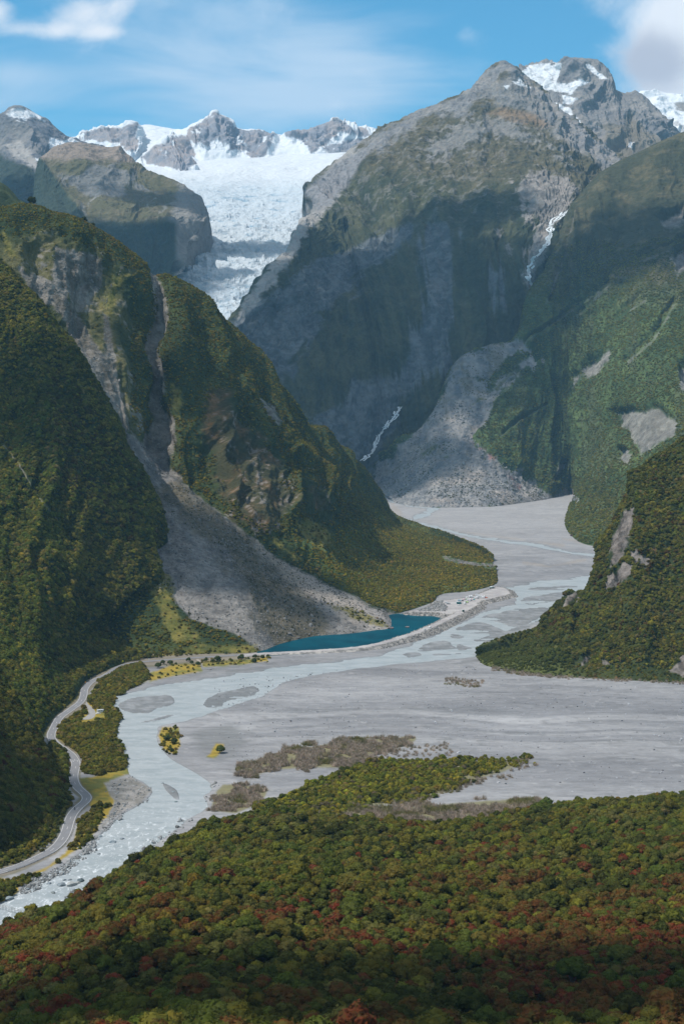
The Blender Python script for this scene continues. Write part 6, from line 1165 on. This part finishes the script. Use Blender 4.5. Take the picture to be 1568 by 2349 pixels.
# driftwood at the water's edge
def driftwood(vx_, vy_, L0, label, seed):
    r = random.Random(seed); g = gnd(vx_, vy_, .5); V_, F_ = [], []
    for k_ in range(7):
        a_ = r.uniform(-.6, 3.6); l_ = L0*r.uniform(.4, 1); e0 = np.array([r.uniform(-1, 1), r.uniform(-1, 1), .1]); e1 = e0+np.array([math.cos(a_)*l_, math.sin(a_)*l_*.6, r.uniform(.1, 1.6)]); k0 = len(V_); dd = (e1-e0)/np.linalg.norm(e1-e0); u_ = np.cross(dd, [0, 0, 1.]); u_ /= np.linalg.norm(u_)+1e-6; w_ = np.cross(dd, u_)
        for e, rr in ((e0, .28 if k_ == 0 else .13), (e1, .05)):
            for j in range(6): V_.append(tuple(e+(u_*math.cos(j*1.047)+w_*math.sin(j*1.047))*rr))
        for j in range(6): F_.append((k0+j, k0+(j+1) % 6, k0+6+(j+1) % 6, k0+6+j))
    o = mesh_obj('driftwood', V_, F_, flat_mat('driftwood_bark', (.20, .17, .15), .9, var=.2)); o.location = tuple(g); tag(o, label, 'driftwood')
driftwood(479, 1537, 6, 'tangled driftwood where the side track meets the water', 3); driftwood(611, 1521, 7, 'tangled driftwood at the end of the bushy verge', 5)
# shrubs and trees that stand apart
def single(name, vx_, vy_, s, tint, label, group=None, P_=None, cat='shrub'):
    g = gnd(vx_, vy_, .2) if P_ is None else P_; t = empty(name, tuple(g), 0, label, cat, group)
    c_ = CR[random.randrange(5)].copy(); c_.name = 'crown'; C.objects.link(c_); c_.parent = t; c_.scale = (s, s, s*1.1); c_.location = (0, 0, s*.35); c_.rotation_euler = (0, 0, random.uniform(0, 6)); c_['tint'] = list(tint)
    q = TR[random.randrange(3)].copy(); q.name = 'trunk'; C.objects.link(q); q.parent = t; q.scale = (s*.7, s*.7, s*.9)
z6 = lambda x, y: (x/4.167+313.6, y/4.167+1475)
for (zx, zy), s, lb in (((655, 180), 2.5, 'rounded shrub right of the side track'), ((770, 180), 4.2, 'big dark shrub midway along the lower verge'), ((720, 190), 2.2, 'small shrub left of the big dark shrub'), ((1000, 165), 4.2, 'wide shrub against the straight road'), ((1120, 190), 3.2, 'dark shrub hanging over the water at the verge end'), ((1130, 150), 3.0, 'shrub behind the dark waterside shrub'), ((1200, 160), 3.0, 'shrub near the end of the verge'), ((1250, 140), 2.2, 'last small shrub on the verge by the causeway'), ((910, 180), 1.8, 'tiny shrub alone in the yellow verge grass'), ((495, 180), 3.0, 'rounded shrub touching the straight road'), ((585, 225), 3.2, 'shrub left of the side track'), ((525, 205), 2.5, 'small shrub between two larger ones left of the track'), ((250, 205), 3.0, 'dark shrub near the left end of the straight road'), ((320, 210), 3.4, 'broad shrub left of the road-side pair'), ((205, 240), 4.0, 'tall shrub at the corner of the bush')):
    a_, b_ = z6(zx, zy); single('shrub', a_, b_, s, np.array([.055, .078, .026])*random.uniform(.8, 1.25), lb, 'shrubs on the verge of the straight road')
single('shrub', 505, 1728, 4.2, (.09, .11, .03), 'lone olive shrub on the gravel left of the brown brush')
for a_, b_, s, lb in ((383, 1700, 3.2, 'upper shrub on the yellow islet beside the channel'), (400, 1706, 3.0, 'right-hand shrub on the yellow islet beside the channel'), (393, 1725, 2.0, 'lowest small shrub on the yellow islet')): single('shrub', a_, b_, s, (.06, .08, .03), lb, 'shrubs on the yellow islet')
GS, PXs, PYs, nbs = LAND['spur']
for vx_, s, lb in ((74, 8, 'largest dark tree rising from the spur skyline at the left'), (193, 5.5, 'taller of two trees close together on the spur skyline'), (212, 4.2, 'shorter of two trees close together on the spur skyline')):
    j = int(np.argmin(np.abs(PXs[nbs]-vx_))); p_ = GS[nbs+1, j]; single('tree', 0, 0, s, (.035, .045, .02), lb, 'trees on the spur skyline', p_-np.array([0, 0, 1]), 'tree')

# ================================================================== CLOUDS that shade the valley (above the frame), then haze
def cloud_mat():
    m = bpy.data.materials.new('cloud'); m.use_nodes = True; nt = m.node_tree; nt.nodes.clear()
    tc = node(nt, 'ShaderNodeTexCoord'); ge = node(nt, 'ShaderNodeNewGeometry')
    ln = node(nt, 'ShaderNodeVectorMath', operation='LENGTH'); 
    sc_ = node(nt, 'ShaderNodeVectorMath', operation='MULTIPLY'); nt.links.new(tc.outputs['Object'], sc_.inputs[0]); sc_.inputs[1].default_value = (1, 1, 0); nt.links.new(sc_.outputs[0], ln.inputs[0])
    mp = node(nt, 'ShaderNodeMapping'); nt.links.new(ge.outputs['Position'], mp.inputs[0]); mp.inputs['Scale'].default_value = (.0032,)*3
    n = node(nt, 'ShaderNodeTexNoise'); nt.links.new(mp.outputs[0], n.inputs['Vector']); n.inputs['Detail'].default_value = 6; n.inputs['Roughness'].default_value = .55
    r = math_(nt, 'ADD', ln.outputs['Value'], math_(nt, 'MULTIPLY', math_(nt, 'SUBTRACT', n.outputs[0], .5), 1.1))
    al = math_(nt, 'MULTIPLY', smooth(nt, math_(nt, 'SUBTRACT', 1.0, r), .06, .46), .93)
    d = node(nt, 'ShaderNodeBsdfDiffuse'); d.inputs[0].default_value = (.85, .85, .85, 1); t = node(nt, 'ShaderNodeBsdfTransparent'); mx = node(nt, 'ShaderNodeMixShader')
    nt.links.new(al, mx.inputs[0]); nt.links.new(t.outputs[0], mx.inputs[1]); nt.links.new(d.outputs[0], mx.inputs[2])
    o = node(nt, 'ShaderNodeOutputMaterial'); nt.links.new(mx.outputs[0], o.inputs[0]); return m
M_cloud = cloud_mat()
def cloud(vx_, vy_, D, rx, ry, rot=0, zc=3300):
    p = at(vx_, vy_, D); t = (zc-p[2])/LS.z; c_ = p+np.array(LS)*t
    bm = bmesh.new(); bmesh.ops.create_icosphere(bm, subdivisions=4, radius=1)
    co = np.array([v.co[:] for v in bm.verts]); nn = fbm(co*1.8+vx_, 4)*.22+1
    for v, s in zip(bm.verts, nn): v.co *= s
    me = bpy.data.meshes.new('cloud'); bm.to_mesh(me); bm.free(); me.materials.append(M_cloud)
    for p_ in me.polygons: p_.use_smooth = True
    o = bpy.data.objects.new('cloud', me); C.objects.link(o); o.location = c_; o.scale = (rx, ry, 90); o.rotation_euler = (0, 0, rot)
    return tag(o, kind='structure')
for q in CLOUDS: cloud(*q)

bm = bmesh.new(); bmesh.ops.create_cube(bm, size=1); hz = bpy.data.meshes.new('haze'); bm.to_mesh(hz); bm.free()
hm = bpy.data.materials.new('haze'); hm.use_nodes = True; nt = hm.node_tree; nt.nodes.clear()
vol = node(nt, 'ShaderNodeVolumePrincipled'); o_ = node(nt, 'ShaderNodeOutputMaterial'); nt.links.new(vol.outputs[0], o_.inputs['Volume'])
vol.inputs['Color'].default_value = HAZE_COL; vol.inputs['Density'].default_value = HAZE_D; vol.inputs['Anisotropy'].default_value = 0.0
hz.materials.append(hm); ho = bpy.data.objects.new('haze', hz); C.objects.link(ho)
ho.scale = (13000, 12800, 2700); ho.location = (0, 5200, -91+1350); tag(ho, kind='stuff', label='thin blue haze filling the valley air', cat='haze')
hm.cycles.homogeneous_volume = True if hasattr(hm.cycles, 'homogeneous_volume') else None
